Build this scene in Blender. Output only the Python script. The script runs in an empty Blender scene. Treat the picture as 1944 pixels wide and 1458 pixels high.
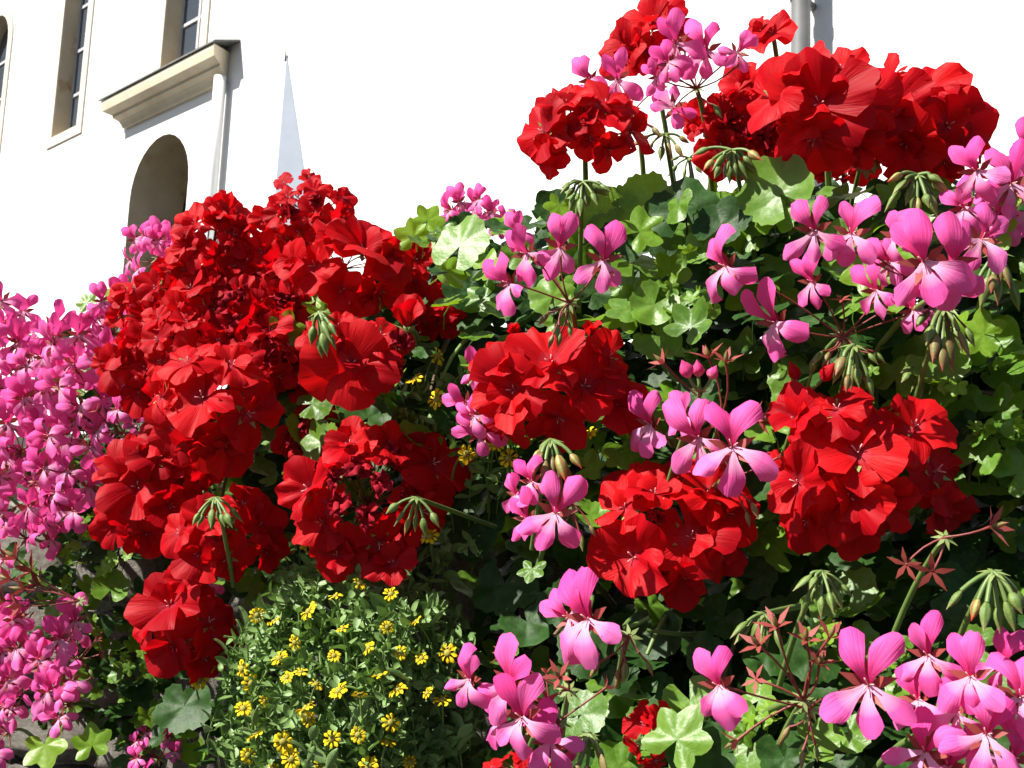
import bpy, bmesh, math, random
from mathutils import Vector, Matrix, noise

# ------------------------------------------------------------------ camera, sky, sun, exposure
sc = bpy.context.scene
col = sc.collection
R = math.radians
random.seed(7)
FPX, PW, PH = 2000.0, 1944, 1458          # focal length in photo pixels
CAMZ = 1.5
pitch, roll = R(7.8), R(2.3)
Fw = Vector((0, math.cos(pitch), math.sin(pitch)))
R0 = Vector((1, 0, 0)); U0 = R0.cross(Fw)
Up = U0*math.cos(roll) - R0*math.sin(roll)
Rt = R0*math.cos(roll) + U0*math.sin(roll)
CAM = Vector((0, 0, CAMZ))
cd = bpy.data.cameras.new('camera'); cam = bpy.data.objects.new('camera', cd); col.objects.link(cam)
cd.sensor_width = 36; cd.lens = 36*FPX/PW; cd.clip_start = 0.02; cd.clip_end = 500
cam.matrix_world = Matrix((( Rt.x, Up.x, -Fw.x, CAM.x), (Rt.y, Up.y, -Fw.y, CAM.y), (Rt.z, Up.z, -Fw.z, CAM.z), (0, 0, 0, 1)))
cd.dof.use_dof = True; cd.dof.focus_distance = 0.82; cd.dof.aperture_fstop = 34
sc.camera = cam

SUN_H = Vector((-0.86, -0.42, 0)).normalized(); SUN_EL = R(46)
SUN = SUN_H*math.cos(SUN_EL) + Vector((0, 0, math.sin(SUN_EL)))
w = bpy.data.worlds.new('World'); sc.world = w; w.use_nodes = True
nt = w.node_tree; bg = nt.nodes['Background']
sky = nt.nodes.new('ShaderNodeTexSky'); sky.sky_type = 'NISHITA'; sky.sun_disc = False
sky.sun_elevation = SUN_EL; sky.sun_rotation = math.atan2(SUN.x, SUN.y)
nt.links.new(sky.outputs[0], bg.inputs[0]); bg.inputs[1].default_value = 0.05
sd = bpy.data.lights.new('sun', 'SUN'); sd.energy = 5.0; sd.angle = R(0.53); sd.color = (1, 0.955, 0.89)
so = bpy.data.objects.new('sun', sd); col.objects.link(so); so.location = SUN*30
so.rotation_euler = SUN.to_track_quat('Z', 'Y').to_euler()
vs = sc.view_settings; vs.view_transform = 'Standard'; vs.look = 'None'; vs.exposure = 1.08; vs.gamma = 1
sc.render.engine = 'CYCLES'
sc.cycles.caustics_reflective = False; sc.cycles.caustics_refractive = False
sc.cycles.max_bounces = 3; sc.cycles.diffuse_bounces = 2; sc.cycles.glossy_bounces = 2; sc.cycles.transmission_bounces = 3

# ------------------------------------------------------------------ helpers
def P(px, py, D):
    """world point seen at photo pixel (px,py) at distance D along the viewing axis"""
    return CAM + (Fw + Rt*((px-PW/2)/FPX) + Up*((PH/2-py)/FPX))*D
def lerp_tab(tab, x):
    if x <= tab[0][0]: return tab[0][1]
    for (a, va), (b, vb) in zip(tab, tab[1:]):
        if x <= b: return va + (vb-va)*(x-a)/(b-a)
    return tab[-1][1]
DT = [(-300, 1.36), (0, 1.2), (400, 1.02), (700, .92), (1050, .80), (1650, .72), (1944, .68), (2300, .62)]
def Dist(px, py):
    d = lerp_tab(DT, px)
    return d - 0.13*max(0, min(1, (px-750)/300))*max(0, min(1.3, (py-1000)/400))

def tag(o, label=None, cat=None, group=None, kind=None):
    if label: o['label'] = label
    if cat: o['category'] = cat
    if group: o['group'] = group
    if kind: o['kind'] = kind
    return o
def link(name, me, parent=None, m=None):
    o = bpy.data.objects.new(name, me); col.objects.link(o)
    if parent: o.parent = parent
    if m is not None: o.matrix_basis = m
    return o
def empty(name, loc):
    o = bpy.data.objects.new(name, None); col.objects.link(o); o.location = loc; o.empty_display_size = .01
    return o
def mesh(name, vs_, fs, mat, smooth=True, uv=None, mats=None, mi=None):
    me = bpy.data.meshes.new(name); me.from_pydata([tuple(v) for v in vs_], [], fs)
    if mats:
        for m_ in mats: me.materials.append(m_)
        me.polygons.foreach_set('material_index', mi)
    else: me.materials.append(mat)
    if smooth: me.polygons.foreach_set('use_smooth', [True]*len(fs))
    if uv:
        l = me.uv_layers.new(name='uv')
        for lp in me.loops: l.data[lp.index].uv = uv[lp.vertex_index]
    me.update(); return me
class MB:
    """collects tubes, boxes and leaves into one mesh"""
    def __init__(s): s.v = []; s.f = []; s.uv = []
    def add(s, v, f, uv=None):
        b = len(s.v); s.v += [Vector(x) for x in v]; s.f += [tuple(i+b for i in q) for q in f]
        s.uv += uv if uv else [(0, 0)]*len(v)
    def tube(s, pts, rad, n=6, cap=True):
        pts = [Vector(p) for p in pts]; m = len(pts); vs_ = []; fs = []
        for i, p in enumerate(pts):
            t = (pts[min(i+1, m-1)]-pts[max(i-1, 0)]).normalized()
            a = t.orthogonal().normalized() if i == 0 else (a - t*a.dot(t)).normalized()
            b = t.cross(a); r = rad[i] if isinstance(rad, (list, tuple)) else rad
            for k in range(n):
                q = 2*math.pi*k/n; vs_.append(p + a*(r*math.cos(q)) + b*(r*math.sin(q)))
        for i in range(m-1):
            for k in range(n):
                fs.append((i*n+k, i*n+(k+1) % n, (i+1)*n+(k+1) % n, (i+1)*n+k))
        if cap: fs += [tuple(range(n))[::-1], tuple((m-1)*n+k for k in range(n))]
        s.add(vs_, fs, [(0.5, i/(m-1)) for i in range(m) for k in range(n)])
    def box(s, a, b, M=None):
        v = [Vector((x, y, z)) for x in (a[0], b[0]) for y in (a[1], b[1]) for z in (a[2], b[2])]
        if M: v = [M @ q for q in v]
        s.add(v, [(0,1,3,2), (4,6,7,5), (0,4,5,1), (2,3,7,6), (0,2,6,4), (1,5,7,3)])
    def build(s, name, mat, parent=None, m=None, smooth=True):
        return link(name, mesh(name, s.v, s.f, mat, smooth, s.uv), parent, m)
def frame(o, z, y):
    """matrix with origin o, local Z along z, local Y as near y as possible"""
    z = Vector(z).normalized(); y = Vector(y); y = (y - z*y.dot(z))
    y = y.normalized() if y.length > 1e-6 else z.orthogonal().normalized()
    x = y.cross(z)
    return Matrix(((x.x, y.x, z.x, o[0]), (x.y, y.y, z.y, o[1]), (x.z, y.z, z.z, o[2]), (0, 0, 0, 1)))
def rnd(a, b): return random.uniform(a, b)
def rvec():
    while True:
        v = Vector((rnd(-1, 1), rnd(-1, 1), rnd(-1, 1)))
        if .05 < v.length < 1: return v.normalized()

# ------------------------------------------------------------------ materials
class NT:
    def __init__(s, name):
        s.m = bpy.data.materials.new(name); s.m.use_nodes = True; s.t = s.m.node_tree; s.t.nodes.clear()
        s.out = s.n('ShaderNodeOutputMaterial')
    def n(s, k, **kw):
        x = s.t.nodes.new(k)
        for a, b in kw.items(): setattr(x, a, b)
        return x
    def l(s, a, b): s.t.links.new(a, b)
    def math(s, op, a, b=None, c=None, clamp=False):
        x = s.n('ShaderNodeMath', operation=op, use_clamp=clamp)
        for i, q in enumerate((a, b, c)):
            if q is None: continue
            if isinstance(q, (int, float)): x.inputs[i].default_value = q
            else: s.l(q, x.inputs[i])
        return x.outputs[0]
    def mix(s, fac, a, b):
        x = s.n('ShaderNodeMix', data_type='RGBA')
        for i, q in ((0, fac), (6, a), (7, b)):
            if isinstance(q, (int, float)): x.inputs[i].default_value = q
            elif isinstance(q, tuple): x.inputs[i].default_value = (*q, 1)
            else: s.l(q, x.inputs[i])
        return x.outputs[2]
    def noise(s, scale, detail=3, vec=None, rough=.55):
        x = s.n('ShaderNodeTexNoise'); x.inputs['Scale'].default_value = scale; x.inputs['Detail'].default_value = detail
        x.inputs['Roughness'].default_value = rough
        if vec is not None: s.l(vec, x.inputs['Vector'])
        return x.outputs['Fac']
    def ramp(s, fac, stops):
        x = s.n('ShaderNodeValToRGB'); e = x.color_ramp.elements
        while len(e) < len(stops): e.new(.5)
        for q, (p, c) in zip(e, stops): q.position = p; q.color = (*c, 1)
        s.l(fac, x.inputs[0]); return x.outputs[0]
    def surf(s, colr, rough=.5, transl=None, tfac=.3, bump=None, bstr=.2, bdist=.001, spec=.5, metal=0):
        p = s.n('ShaderNodeBsdfPrincipled'); p.inputs['Roughness'].default_value = rough
        p.inputs['Specular IOR Level'].default_value = spec; p.inputs['Metallic'].default_value = metal
        if isinstance(colr, tuple): p.inputs['Base Color'].default_value = (*colr, 1)
        else: s.l(colr, p.inputs['Base Color'])
        res = p.outputs[0]
        if bump is not None:
            b = s.n('ShaderNodeBump'); b.inputs['Strength'].default_value = bstr; b.inputs['Distance'].default_value = bdist
            s.l(bump, b.inputs['Height']); s.l(b.outputs[0], p.inputs['Normal'])
        if transl is not None:
            t = s.n('ShaderNodeBsdfTranslucent')
            if isinstance(transl, tuple): t.inputs[0].default_value = (*transl, 1)
            else: s.l(transl, t.inputs[0])
            mx = s.n('ShaderNodeMixShader'); mx.inputs[0].default_value = tfac
            s.l(res, mx.inputs[1]); s.l(t.outputs[0], mx.inputs[2]); res = mx.outputs[0]
        s.l(res, s.out.inputs[0]); return s.m
    def uv(s):
        u = s.n('ShaderNodeUVMap', uv_map='uv'); x = s.n('ShaderNodeSeparateXYZ'); s.l(u.outputs[0], x.inputs[0])
        return x.outputs[0], x.outputs[1], u.outputs[0]
    def rand(s): return s.n('ShaderNodeObjectInfo').outputs['Random']
    def obj(s): return s.n('ShaderNodeTexCoord').outputs['Object']

def petal_mat(name, c, c2, tc, base=None, basefac=.35, vein=None, nv=8, tf=.3, veinlen=.6, rough=.55):
    """c..c2 vary from petal to petal; base is the colour at the claw, vein the colour of the nerves"""
    k = NT(name); u, v, uv = k.uv()
    colr = k.mix(k.rand(), c, c2)
    if base: colr = k.mix(k.math('SMOOTH_MIN', 1, k.math('POWER', k.math('SUBTRACT', 1, k.math('DIVIDE', v, basefac), clamp=True), .8), .05), colr, base)
    fine = k.math('ABSOLUTE', k.math('SINE', k.math('MULTIPLY', u, 6.283*nv/2)))
    if vein:
        msk = k.math('MULTIPLY', k.math('POWER', k.math('SUBTRACT', 1, fine), 3), k.math('SUBTRACT', 1, k.math('DIVIDE', v, veinlen), clamp=True), clamp=True)
        colr = k.mix(k.math('MULTIPLY', msk, 1.2, clamp=True), colr, vein)
    mp = k.n('ShaderNodeMapping'); mp.inputs['Scale'].default_value = (22, 2.2, 1); k.l(uv, mp.inputs[0])
    h = k.noise(1, 1, mp.outputs[0])
    return k.surf(colr, rough, tc, tf, h, .5, .0012, .16)

M = {}
M['red'] = petal_mat('red_petal', (.34, .0010, .007), (.56, .003, .010), (.78, .003, .008), (.46, .03, .06), .28, (.20, .0, .004), 9, .38, .95)
M['scarlet'] = petal_mat('scarlet_petal', (.42, .002, .007), (.66, .008, .011), (.88, .007, .008), (.60, .06, .09), .28, (.26, .0, .004), 9, .40, .95)
M['wilt'] = petal_mat('wilted_red_petal', (.26, .004, .016), (.40, .006, .018), (.30, .004, .012), None, .2, (.16, 0, .01), 12, .15, 1.2, .7)
M['pinku'] = petal_mat('pink_upper_petal', (.89, .075, .37), (.93, .16, .50), (1, .075, .35), (.78, .015, .14), .5, (.48, .004, .07), 5, .40, .85)
M['pinkl'] = petal_mat('pink_lower_petal', (.90, .11, .43), (.94, .22, .58), (1, .09, .38), (.93, .72, .86), .62, (.78, .09, .38), 6, .40, .7)  # pale base is part pigment, part blown highlight put into the colour
M['pinkbud'] = petal_mat('pink_bud_petal', (.82, .05, .20), (.85, .09, .30), (.8, .05, .2), (.86, .35, .4), .3, (.6, .01, .08), 6, .2)
M['daisy'] = petal_mat('yellow_ray', (.86, .60, .01), (.88, .68, .02), (.8, .5, .01), (.80, .40, .01), .4, None, 4, .2)

def leaf_mat(name, c1, c2, tc, pale, rough=.38, veins=True, tf=.22, zone=None, spec=.3):
    k = NT(name); u, v, uv = k.uv()
    colr = k.mix(k.rand(), c1, c2)
    x = k.math('SUBTRACT', u, .5); y = k.math('SUBTRACT', v, .5)
    rr = k.math('MULTIPLY', k.math('SQRT', k.math('ADD', k.math('MULTIPLY', x, x), k.math('MULTIPLY', y, y))), 2)
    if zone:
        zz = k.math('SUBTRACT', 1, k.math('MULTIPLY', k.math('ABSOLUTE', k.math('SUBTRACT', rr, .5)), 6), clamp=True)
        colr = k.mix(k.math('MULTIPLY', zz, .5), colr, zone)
    if veins:
        a = k.math('ARCTAN2', x, y)
        cs = k.math('ABSOLUTE', k.math('SINE', k.math('MULTIPLY', k.math('ADD', a, 0.6109), 2.571)))
        wv = k.math('MULTIPLY', cs, k.math('MAXIMUM', rr, .12))
        msk = k.math('SUBTRACT', 1, k.math('DIVIDE', wv, .07), clamp=True)
        colr = k.mix(k.math('MULTIPLY', msk, .22), colr, pale)
        rim = k.math('MULTIPLY', k.math('SUBTRACT', rr, .86), 5, clamp=True)
        colr = k.mix(k.math('MULTIPLY', rim, .35), colr, pale)
    nz = k.noise(9, 2, uv)
    colr = k.mix(k.math('MULTIPLY', k.math('SUBTRACT', nz, .45), 1.3, clamp=True), colr, pale)
    if veins:
        off = k.n('ShaderNodeVectorMath', operation='ADD'); k.l(uv, off.inputs[0]); k.l(k.rand(), off.inputs[1])
        sp = k.math('MULTIPLY', k.math('SUBTRACT', k.noise(5, 3, off.outputs[0], .7), .66), 14, clamp=True)
        colr = k.mix(k.math('MULTIPLY', sp, .7), colr, (.16, .10, .03))
    return k.surf(colr, rough, tc, tf, k.noise(12, 1, uv), .22, .0015, spec)
M['leaf'] = leaf_mat('geranium_leaf', (.060, .150, .010), (.115, .235, .018), (.34, .56, .02), (.22, .33, .07), rough=.42, spec=.4, tf=.28)
M['leafshade'] = leaf_mat('shade_toned_leaf', (.012, .042, .006), (.024, .072, .010), (.05, .14, .010), (.05, .11, .025), rough=.5, zone=(.014, .028, .006), tf=.10, spec=.2)  # leaf green darkened to put shade into hollow and inner leaves
M['leaflime'] = leaf_mat('young_leaf', (.13, .27, .015), (.19, .33, .025), (.45, .66, .02), (.26, .40, .06), tf=.38)
M['smallleaf'] = leaf_mat('bush_leaf', (.12, .22, .06), (.20, .31, .10), (.20, .38, .06), (.28, .37, .17), .36, False, .18)

def plain(name, c, c2, rough=.55, scale=60, transl=None, tf=.15):
    k = NT(name); n_ = k.noise(scale, 4, k.obj())
    return k.surf(k.mix(k.math('MULTIPLY', k.math('SUBTRACT', n_, .3), 2, clamp=True), c, c2), rough, transl, tf, n_, .3, .0006)
M['stem'] = plain('green_stem', (.09, .17, .035), (.16, .22, .06), .5)
M['redstem'] = plain('red_brown_pedicel', (.16, .022, .022), (.24, .05, .035), .5)
M['woodstem'] = plain('woody_stem', (.10, .07, .035), (.17, .11, .05), .7)
M['budgreen'] = None
def bud_mat(name, a, b, tip):
    k = NT(name); u, v, uv = k.uv()
    st = k.math('ABSOLUTE', k.math('SINE', k.math('MULTIPLY', u, 15.7)))
    c = k.mix(k.math('POWER', st, 2), b, a)
    c = k.mix(k.math('MULTIPLY', k.math('SUBTRACT', v, .62), 3, clamp=True), c, tip)
    return k.surf(c, .5, (.3, .4, .08), .12, k.noise(14, 3, uv), .4, .0008)
M['budgreen'] = bud_mat('green_bud', (.19, .27, .06), (.09, .16, .03), (.30, .28, .10))
M['budred'] = bud_mat('red_tipped_bud', (.30, .38, .10), (.30, .12, .04), (.62, .03, .02))
M['budbrown'] = bud_mat('russet_bud', (.24, .13, .05), (.17, .19, .05), (.34, .07, .05))
M['sepal'] = plain('red_sepal', (.26, .03, .03), (.38, .10, .07), .5, 90, (.4, .05, .05), .2)
M['sepalg'] = plain('green_sepal', (.20, .30, .08), (.30, .34, .12), .5, 90, (.3, .4, .1), .2)
M['stamen'] = plain('pale_stamen', (.75, .30, .30), (.80, .45, .42), .5)
M['disc'] = plain('green_gold_disc', (.16, .20, .03), (.48, .34, .02), .7, 900)
k = NT('white_plaster'); o_ = k.obj()
n1 = k.noise(1.2, 5, o_); n2 = k.noise(60, 4, o_)
M['plaster'] = k.surf(k.ramp(n1, [(.3, (.74, .735, .72)), (.7, (.82, .815, .80))]), .9, bump=n2, bstr=.4, bdist=.004, spec=.1)
k = NT('sandstone'); o_ = k.obj(); n1 = k.noise(3, 6, o_); n2 = k.noise(45, 4, o_)
M['sandstone'] = k.surf(k.ramp(n1, [(.3, (.50, .42, .30)), (.55, (.62, .54, .40)), (.75, (.66, .60, .48))]), .85, bump=n2, bstr=.5, bdist=.004, spec=.15)
k = NT('reveal_stone'); o_ = k.obj(); n1 = k.noise(2.6, 6, o_); n2 = k.noise(40, 4, o_)
M['reveal'] = k.surf(k.ramp(n1, [(.32, (.36, .22, .13)), (.42, (.50, .42, .30)), (.7, (.60, .52, .38))]), .9, bump=n2, bstr=.5, bdist=.004, spec=.1)
M['pinkstone'] = plain('sandy_stone_trim', (.55, .47, .38), (.66, .58, .48), .85, 6)
M['buttshade'] = plain('buttress_shade_tint', (.40, .45, .52), (.47, .52, .59), .6, 5)  # blue-grey shade of the turned-away face put into the whole buttress colour
k = NT('zinc_pipe'); o_ = k.obj(); n1 = k.noise(5, 5, o_)
M['zinc'] = k.surf(k.ramp(n1, [(.3, (.13, .132, .13)), (.7, (.20, .20, .198))]), .6, metal=.1, bump=k.noise(30, 3, o_), bstr=.2, bdist=.002)
M['whitepaint'] = plain('white_painted_pipe', (.72, .71, .69), (.78, .77, .75), .5, 8)
M['lead'] = plain('dark_lead_capping', (.10, .105, .095), (.18, .18, .16), .7, 12)
k = NT('window_glass'); M['glass'] = k.surf((.05, .065, .085), .12, spec=.6, bump=k.noise(7, 2, k.obj()), bstr=.2, bdist=.01)
M['muntin'] = plain('grey_glazing_bar', (.42, .42, .43), (.52, .52, .53), .6, 10)
M['dark'] = plain('dark_oak_door', (.02, .016, .012), (.04, .032, .022), .7, 8)
k = NT('rough_stone'); o_ = k.obj(); n1 = k.noise(14, 6, o_, .65); n2 = k.noise(90, 5, o_, .7)
M['stone'] = k.surf(k.mix(k.rand(), k.ramp(n1, [(.30, (.10, .09, .07)), (.45, (.30, .28, .23)), (.6, (.46, .43, .37)), (.75, (.56, .53, .48))]), k.ramp(n2, [(.38, (.12, .10, .08)), (.5, (.34, .31, .27)), (.66, (.55, .52, .47))])), .95, bump=n2, bstr=1, bdist=.010, spec=.1)
k = NT('lime_mortar'); o_ = k.obj(); n2 = k.noise(120, 5, o_, .7)
M['mortar'] = k.surf(k.ramp(n2, [(.3, (.20, .18, .15)), (.7, (.38, .35, .30))]), .95, bump=n2, bstr=.9, bdist=.004, spec=.1)
M['soil'] = plain('dark_soil', (.012, .009, .006), (.035, .025, .017), .95, 40)
k = NT('bounce_dark_ground'); o_ = k.obj(); n1 = k.noise(.6, 5, o_); n2 = k.noise(80, 4, o_)
M['darkground'] = k.surf(k.mix(n1, k.ramp(n2, [(.3, (.035, .035, .035)), (.7, (.075, .072, .07))]), (.05, .05, .048)), .95, bump=n2, bstr=.6, bdist=.01, spec=.1)  # unseen ground toned dark to cut light bounced up onto the plants

# ------------------------------------------------------------------ ground
g = mesh('ground', [(-200, -200, 0), (200, -200, 0), (200, 200, 0), (-200, 200, 0)], [(0, 1, 2, 3)], M['darkground'], False)
tag(link('ground', g), kind='structure')

# ------------------------------------------------------------------ church behind
TH = R(47)
ud = Vector((math.sin(TH), -math.cos(TH), 0)); un = Vector((-math.cos(TH), -math.sin(TH), 0))
rr = P(1548, 60, 1) - CAM; O = Vector((rr.x/rr.y*5.5, 5.5, CAMZ))
CH = Matrix(((ud.x, un.x, 0, O.x), (ud.y, un.y, 0, O.y), (ud.z, un.z, 1, O.z), (0, 0, 0, 1)))   # local: x along wall, y out of wall, z up
church = empty('church', Vector((O.x, O.y, 0))); 
CHL = Matrix.Translation(-Vector((O.x, O.y, 0))) @ CH
tag(church, 'white plastered church with tall windows behind the flowers', 'church')
def arch_loop(u0, u1, z0, zs, n=14):
    r = (u1-u0)/2; c = (u0+u1)/2
    return [(u0, z0)] + [(c - r*math.cos(math.pi*i/n), zs + r*math.sin(math.pi*i/n)) for i in range(n+1)] + [(u1, z0)]
def rect_loop(u0, u1, z0, z1): return [(u0, z0), (u0, z1), (u1, z1), (u1, z0)]
holes = [(arch_loop(-12.62, -11.70, 3.4, 6.26), .20), (arch_loop(-9.97, -9.30, 4.47, 7.6), .20), (arch_loop(-7.40, -6.64, 4.60, 7.6), .20), (arch_loop(-7.85, -6.66, -1.4, 3.28), .62)]
bm = bmesh.new()
def ring(pts): 
    v = [bm.verts.new((x, 0, z)) for x, z in pts]
    return [bm.edges.new((v[i], v[(i+1) % len(v)])) for i in range(len(v))], v
es, _ = ring([(-24, -1.5), (-24, 11), (3.2, 11), (3.2, -1.5)])
for h, d in holes: es += ring(h)[0]
bmesh.ops.triangle_fill(bm, edges=es, use_beauty=True)
me = bpy.data.meshes.new('wall'); bm.to_mesh(me); bm.free(); me.materials.append(M['plaster'])
link('wall', me, church, CHL)
# body of the church behind its front wall (returns and roof)
b = MB(); b.box((-24, -9, -1.5), (-23.9, -.003, 11)); b.box((3.1, -9, -1.5), (3.2, -.003, 11)); b.box((-24, -9, -1.5), (3.2, -8.9, 11))
b.build('side_wall', M['plaster'], church, CHL, False)
b = MB(); b.add([(-24.4, .5, 10.9), (3.6, .5, 10.9), (3.6, -9.4, 10.9), (-24.4, -9.4, 10.9), (-24.4, -4.4, 15), (3.6, -4.4, 15)], [(0, 1, 5, 4), (2, 3, 4, 5), (0, 4, 3), (1, 2, 5), (0, 3, 2, 1)])
b.build('roof', M['lead'], church, CHL, False)
def sweep_loop(loop, prof):
    """walls running along a loop: prof = list of (offset outwards from the opening, y)"""
    v = []; f = []; n = len(loop); c = Vector((sum(p[0] for p in loop)/n, 0))
    nor = []
    for i in range(n):
        a = Vector(loop[max(i-1, 0)]); d = Vector(loop[min(i+1, n-1)]); t = (d-a).normalized()
        nn = Vector((-t.y, t.x)); nor.append(nn)
    for i, p in enumerate(loop):
        for o, y in prof: v.append((p[0]+nor[i].x*o, y, p[1]+nor[i].y*o))
    m = len(prof)
    for i in range(n-1):
        for j in range(m-1): f.append((i*m+j, (i+1)*m+j, (i+1)*m+j+1, i*m+j+1))
    return v, f
for wi, (lp, dep) in enumerate(holes[:3]):
    u0, u1, z0 = lp[0][0], lp[-1][0], lp[0][1]; ztop = max(p[1] for p in lp)
    win = b = MB(); v, f = sweep_loop(lp, [(0, .0), (0, -dep)]); b.add(v, f)
    b.add([(u0, 0, z0), (u1, 0, z0), (u1, -dep, z0+.06), (u0, -dep, z0+.06)], [(0, 1, 2, 3)])
    win = b.build('window', M['reveal'], church, CHL, False)
    I = Matrix.Identity(4)
    b = MB(); v, f = sweep_loop(lp, [(0, 0), (0, .02), (.13, .02), (.13, 0)]); b.add(v, f); b.build('frame', M['pinkstone'], win, I, False)
    b = MB(); b.box((u0-.129, -.1, z0-.12), (u1+.129, .019, z0-.002)); b.build('sill', M['pinkstone'], win, I, False)
    rows = 6; zh = (ztop-z0)/rows; cw = (u1-u0)/2
    for r_ in range(rows):
        for c_ in range(2):
            b = MB(); b.box((u0+c_*cw+.015, -dep+.005, z0+r_*zh+.015), (u0+(c_+1)*cw-.015, -dep+.012, z0+(r_+1)*zh-.015)); b.build('pane', M['glass'], win, I, False)
    for r_ in range(1, rows): b = MB(); b.box((u0, -dep, z0+r_*zh-.018), (u1, -dep+.03, z0+r_*zh+.018)); b.build('glazing_bar', M['muntin'], win, I, False)
    for c_ in (0, 1, 2): b = MB(); x = u0+c_*cw; b.box((x-.02, -dep-.002, z0), (x+.02, -dep+.034, ztop)); b.build('glazing_bar', M['muntin'], win, I, False)
    b = MB(); b.box((u0-.2, -dep-.06, z0-.1), (u1+.2, -dep-.02, ztop+.1)); b.build('backing', M['dark'], win, I, False)
lp, dep = holes[3]
b = MB(); v, f = sweep_loop(lp, [(0, 0), (0, -dep)]); b.add(v, f); arch = b.build('arched_doorway', M['reveal'], church, CHL, False)
b = MB(); b.box((lp[0][0]-.2, -dep-.08, -1.5), (lp[-1][0]+.2, -dep-.01, 4.2)); b.build('door', M['dark'], arch, I, False)
# cornice over the arched doorway
prof = [(y_*.88, 4.13+(z_-4.22)*.80) for y_, z_ in [(-.01, 4.22), (.05, 4.22), (.07, 4.27), (.10, 4.31), (.16, 4.34), (.16, 4.37), (.27, 4.41), (.29, 4.50), (.29, 4.545), (-.01, 4.60)]]
def cornice(ua, ub, pr):
    b = MB(); m = len(pr); v = []
    for (u_, s_) in ((ua, -1), (ub, 1)):
        for y, z in pr: v.append((u_ + s_*max(0, y)*.55, y, z))
    b.add(v, [(j, j+1, m+j+1, m+j) for j in range(m-1)] + [tuple(range(m))[::-1], tuple(range(m, 2*m))]); return b
cor = cornice(-8.05, -6.08, prof).build('cornice', M['sandstone'], church, CHL, False)
b = MB(); b.add([(-8.22, .275, 4.395), (-5.90, .275, 4.395), (-5.90, -.01, 4.50), (-8.20, -.01, 4.50), (-8.22, .275, 4.412), (-5.90, .275, 4.412), (-5.90, -.01, 4.52), (-8.20, -.01, 4.52)],
      [(3, 2, 1, 0), (4, 5, 6, 7), (0, 1, 5, 4), (1, 2, 6, 5), (2, 3, 7, 6), (3, 0, 4, 7)])
b.build('capping', M['lead'], cor, I, False)
b = MB(); b.tube([(-6.06, .09, z) for z in (4.15, 3.2, 2.0, .5, -1.5)], .058, 14); b.build('downpipe', M['whitepaint'], church, CHL)
# tapering buttress with a small knob
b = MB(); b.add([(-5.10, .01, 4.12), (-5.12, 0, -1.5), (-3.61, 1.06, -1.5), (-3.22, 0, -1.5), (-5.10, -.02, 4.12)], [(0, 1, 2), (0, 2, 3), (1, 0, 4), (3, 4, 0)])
bt = b.build('buttress', M['buttshade'], church, CHL, False)
b = MB(); b.tube([(-5.10, .02, 4.06), (-5.10, .02, 4.20)], [.010, .004], 6); b.build('finial', M['lead'], bt, I)
# drain pipe on the right
b = MB(); b.tube([(-.01, .15, z) for z in (11, 6, 3.5, 2.0, 0, -1.5)], .052, 20); dp = b.build('drainpipe', M['zinc'], church, CHL)
for z in (2.93, 1.0, 5.0):
    b = MB(); b.tube([(-.01, .15, z-.02), (-.01, .15, z+.02)], .058, 20); b.box((-.025, 0, z-.015), (.005, .12, z+.015)); b.build('pipe_clamp', M['zinc'], dp, I)

# ------------------------------------------------------------------ retaining wall under the flowers
A = Vector((-1.75, 1.85, 0)); B = Vector((1.5, .50, 0)); L = (B-A).length
wd = (B-A).normalized(); wn = Vector((wd.y, -wd.x, 0)); WT = CAMZ + .03
WM = Matrix(((wd.x, wn.x, 0, A.x), (wd.y, wn.y, 0, A.y), (0, 0, 1, 0), (0, 0, 0, 1)))
rw = empty('stone_wall', A); RL = Matrix.Translation(-A) @ WM
tag(rw, 'rough grey rubble stone wall below the hanging geraniums', 'wall')
b = MB(); b.box((0, -.45, 0), (L, -.02, WT)); b.build('mortar', M['mortar'], rw, RL, False)
def stone_mesh(seed):
    bm = bmesh.new(); bmesh.ops.create_cube(bm, size=1); bmesh.ops.subdivide_edges(bm, edges=bm.edges, cuts=3, use_grid_fill=True)
    for v in bm.verts:
        p = v.co.copy(); q = p.normalized()*.62
        p = p.lerp(q, .22); p += p.normalized()*.16*noise.noise(p*2.2+Vector((seed*7.3, 0, 0))) + p.normalized()*.07*noise.noise(p*6+Vector((seed*3.1, 5, 0)))
        v.co = p
    me = bpy.data.meshes.new('stone'); bm.to_mesh(me); bm.free(); me.materials.append(M['stone'])
    me.polygons.foreach_set('use_smooth', [True]*len(me.polygons)); return me
stones = [stone_mesh(i) for i in range(7)]
z = 1.5*0 + .02
while z < WT-.05:
    h = rnd(.06, .12); h = min(h, WT-z+.02); x = rnd(-.1, 0)
    while x < L:
        wv = rnd(.08, .19)
        if z > .75 or random.random() < .0:
            link('stone', random.choice(stones), rw, RL @ Matrix.Translation((x+wv/2, -.03, z+h/2)) @ Matrix.Rotation(rnd(-.06, .06), 4, 'Y') @ Matrix.Diagonal((wv*1.0, rnd(.10, .16), h*1.0, 1)))
        x += wv + .012
    z += h + .012
b = MB(); NX, NY = 40, 8; v = []
for i in range(NX+1):
    for j in range(NY+1):
        x = L*i/NX; y = -.44+.43*j/NY; v.append((x, y, WT - .004 + .09*math.sin(math.pi*j/NY) + .02*noise.noise((x*9, y*9, 0))))
b.add(v, [(i*(NY+1)+j, (i+1)*(NY+1)+j, (i+1)*(NY+1)+j+1, i*(NY+1)+j+1) for i in range(NX) for j in range(NY)])
tag(link('soil', mesh('soil', b.v, b.f, M['soil']), None, WM), kind='structure')

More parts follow.
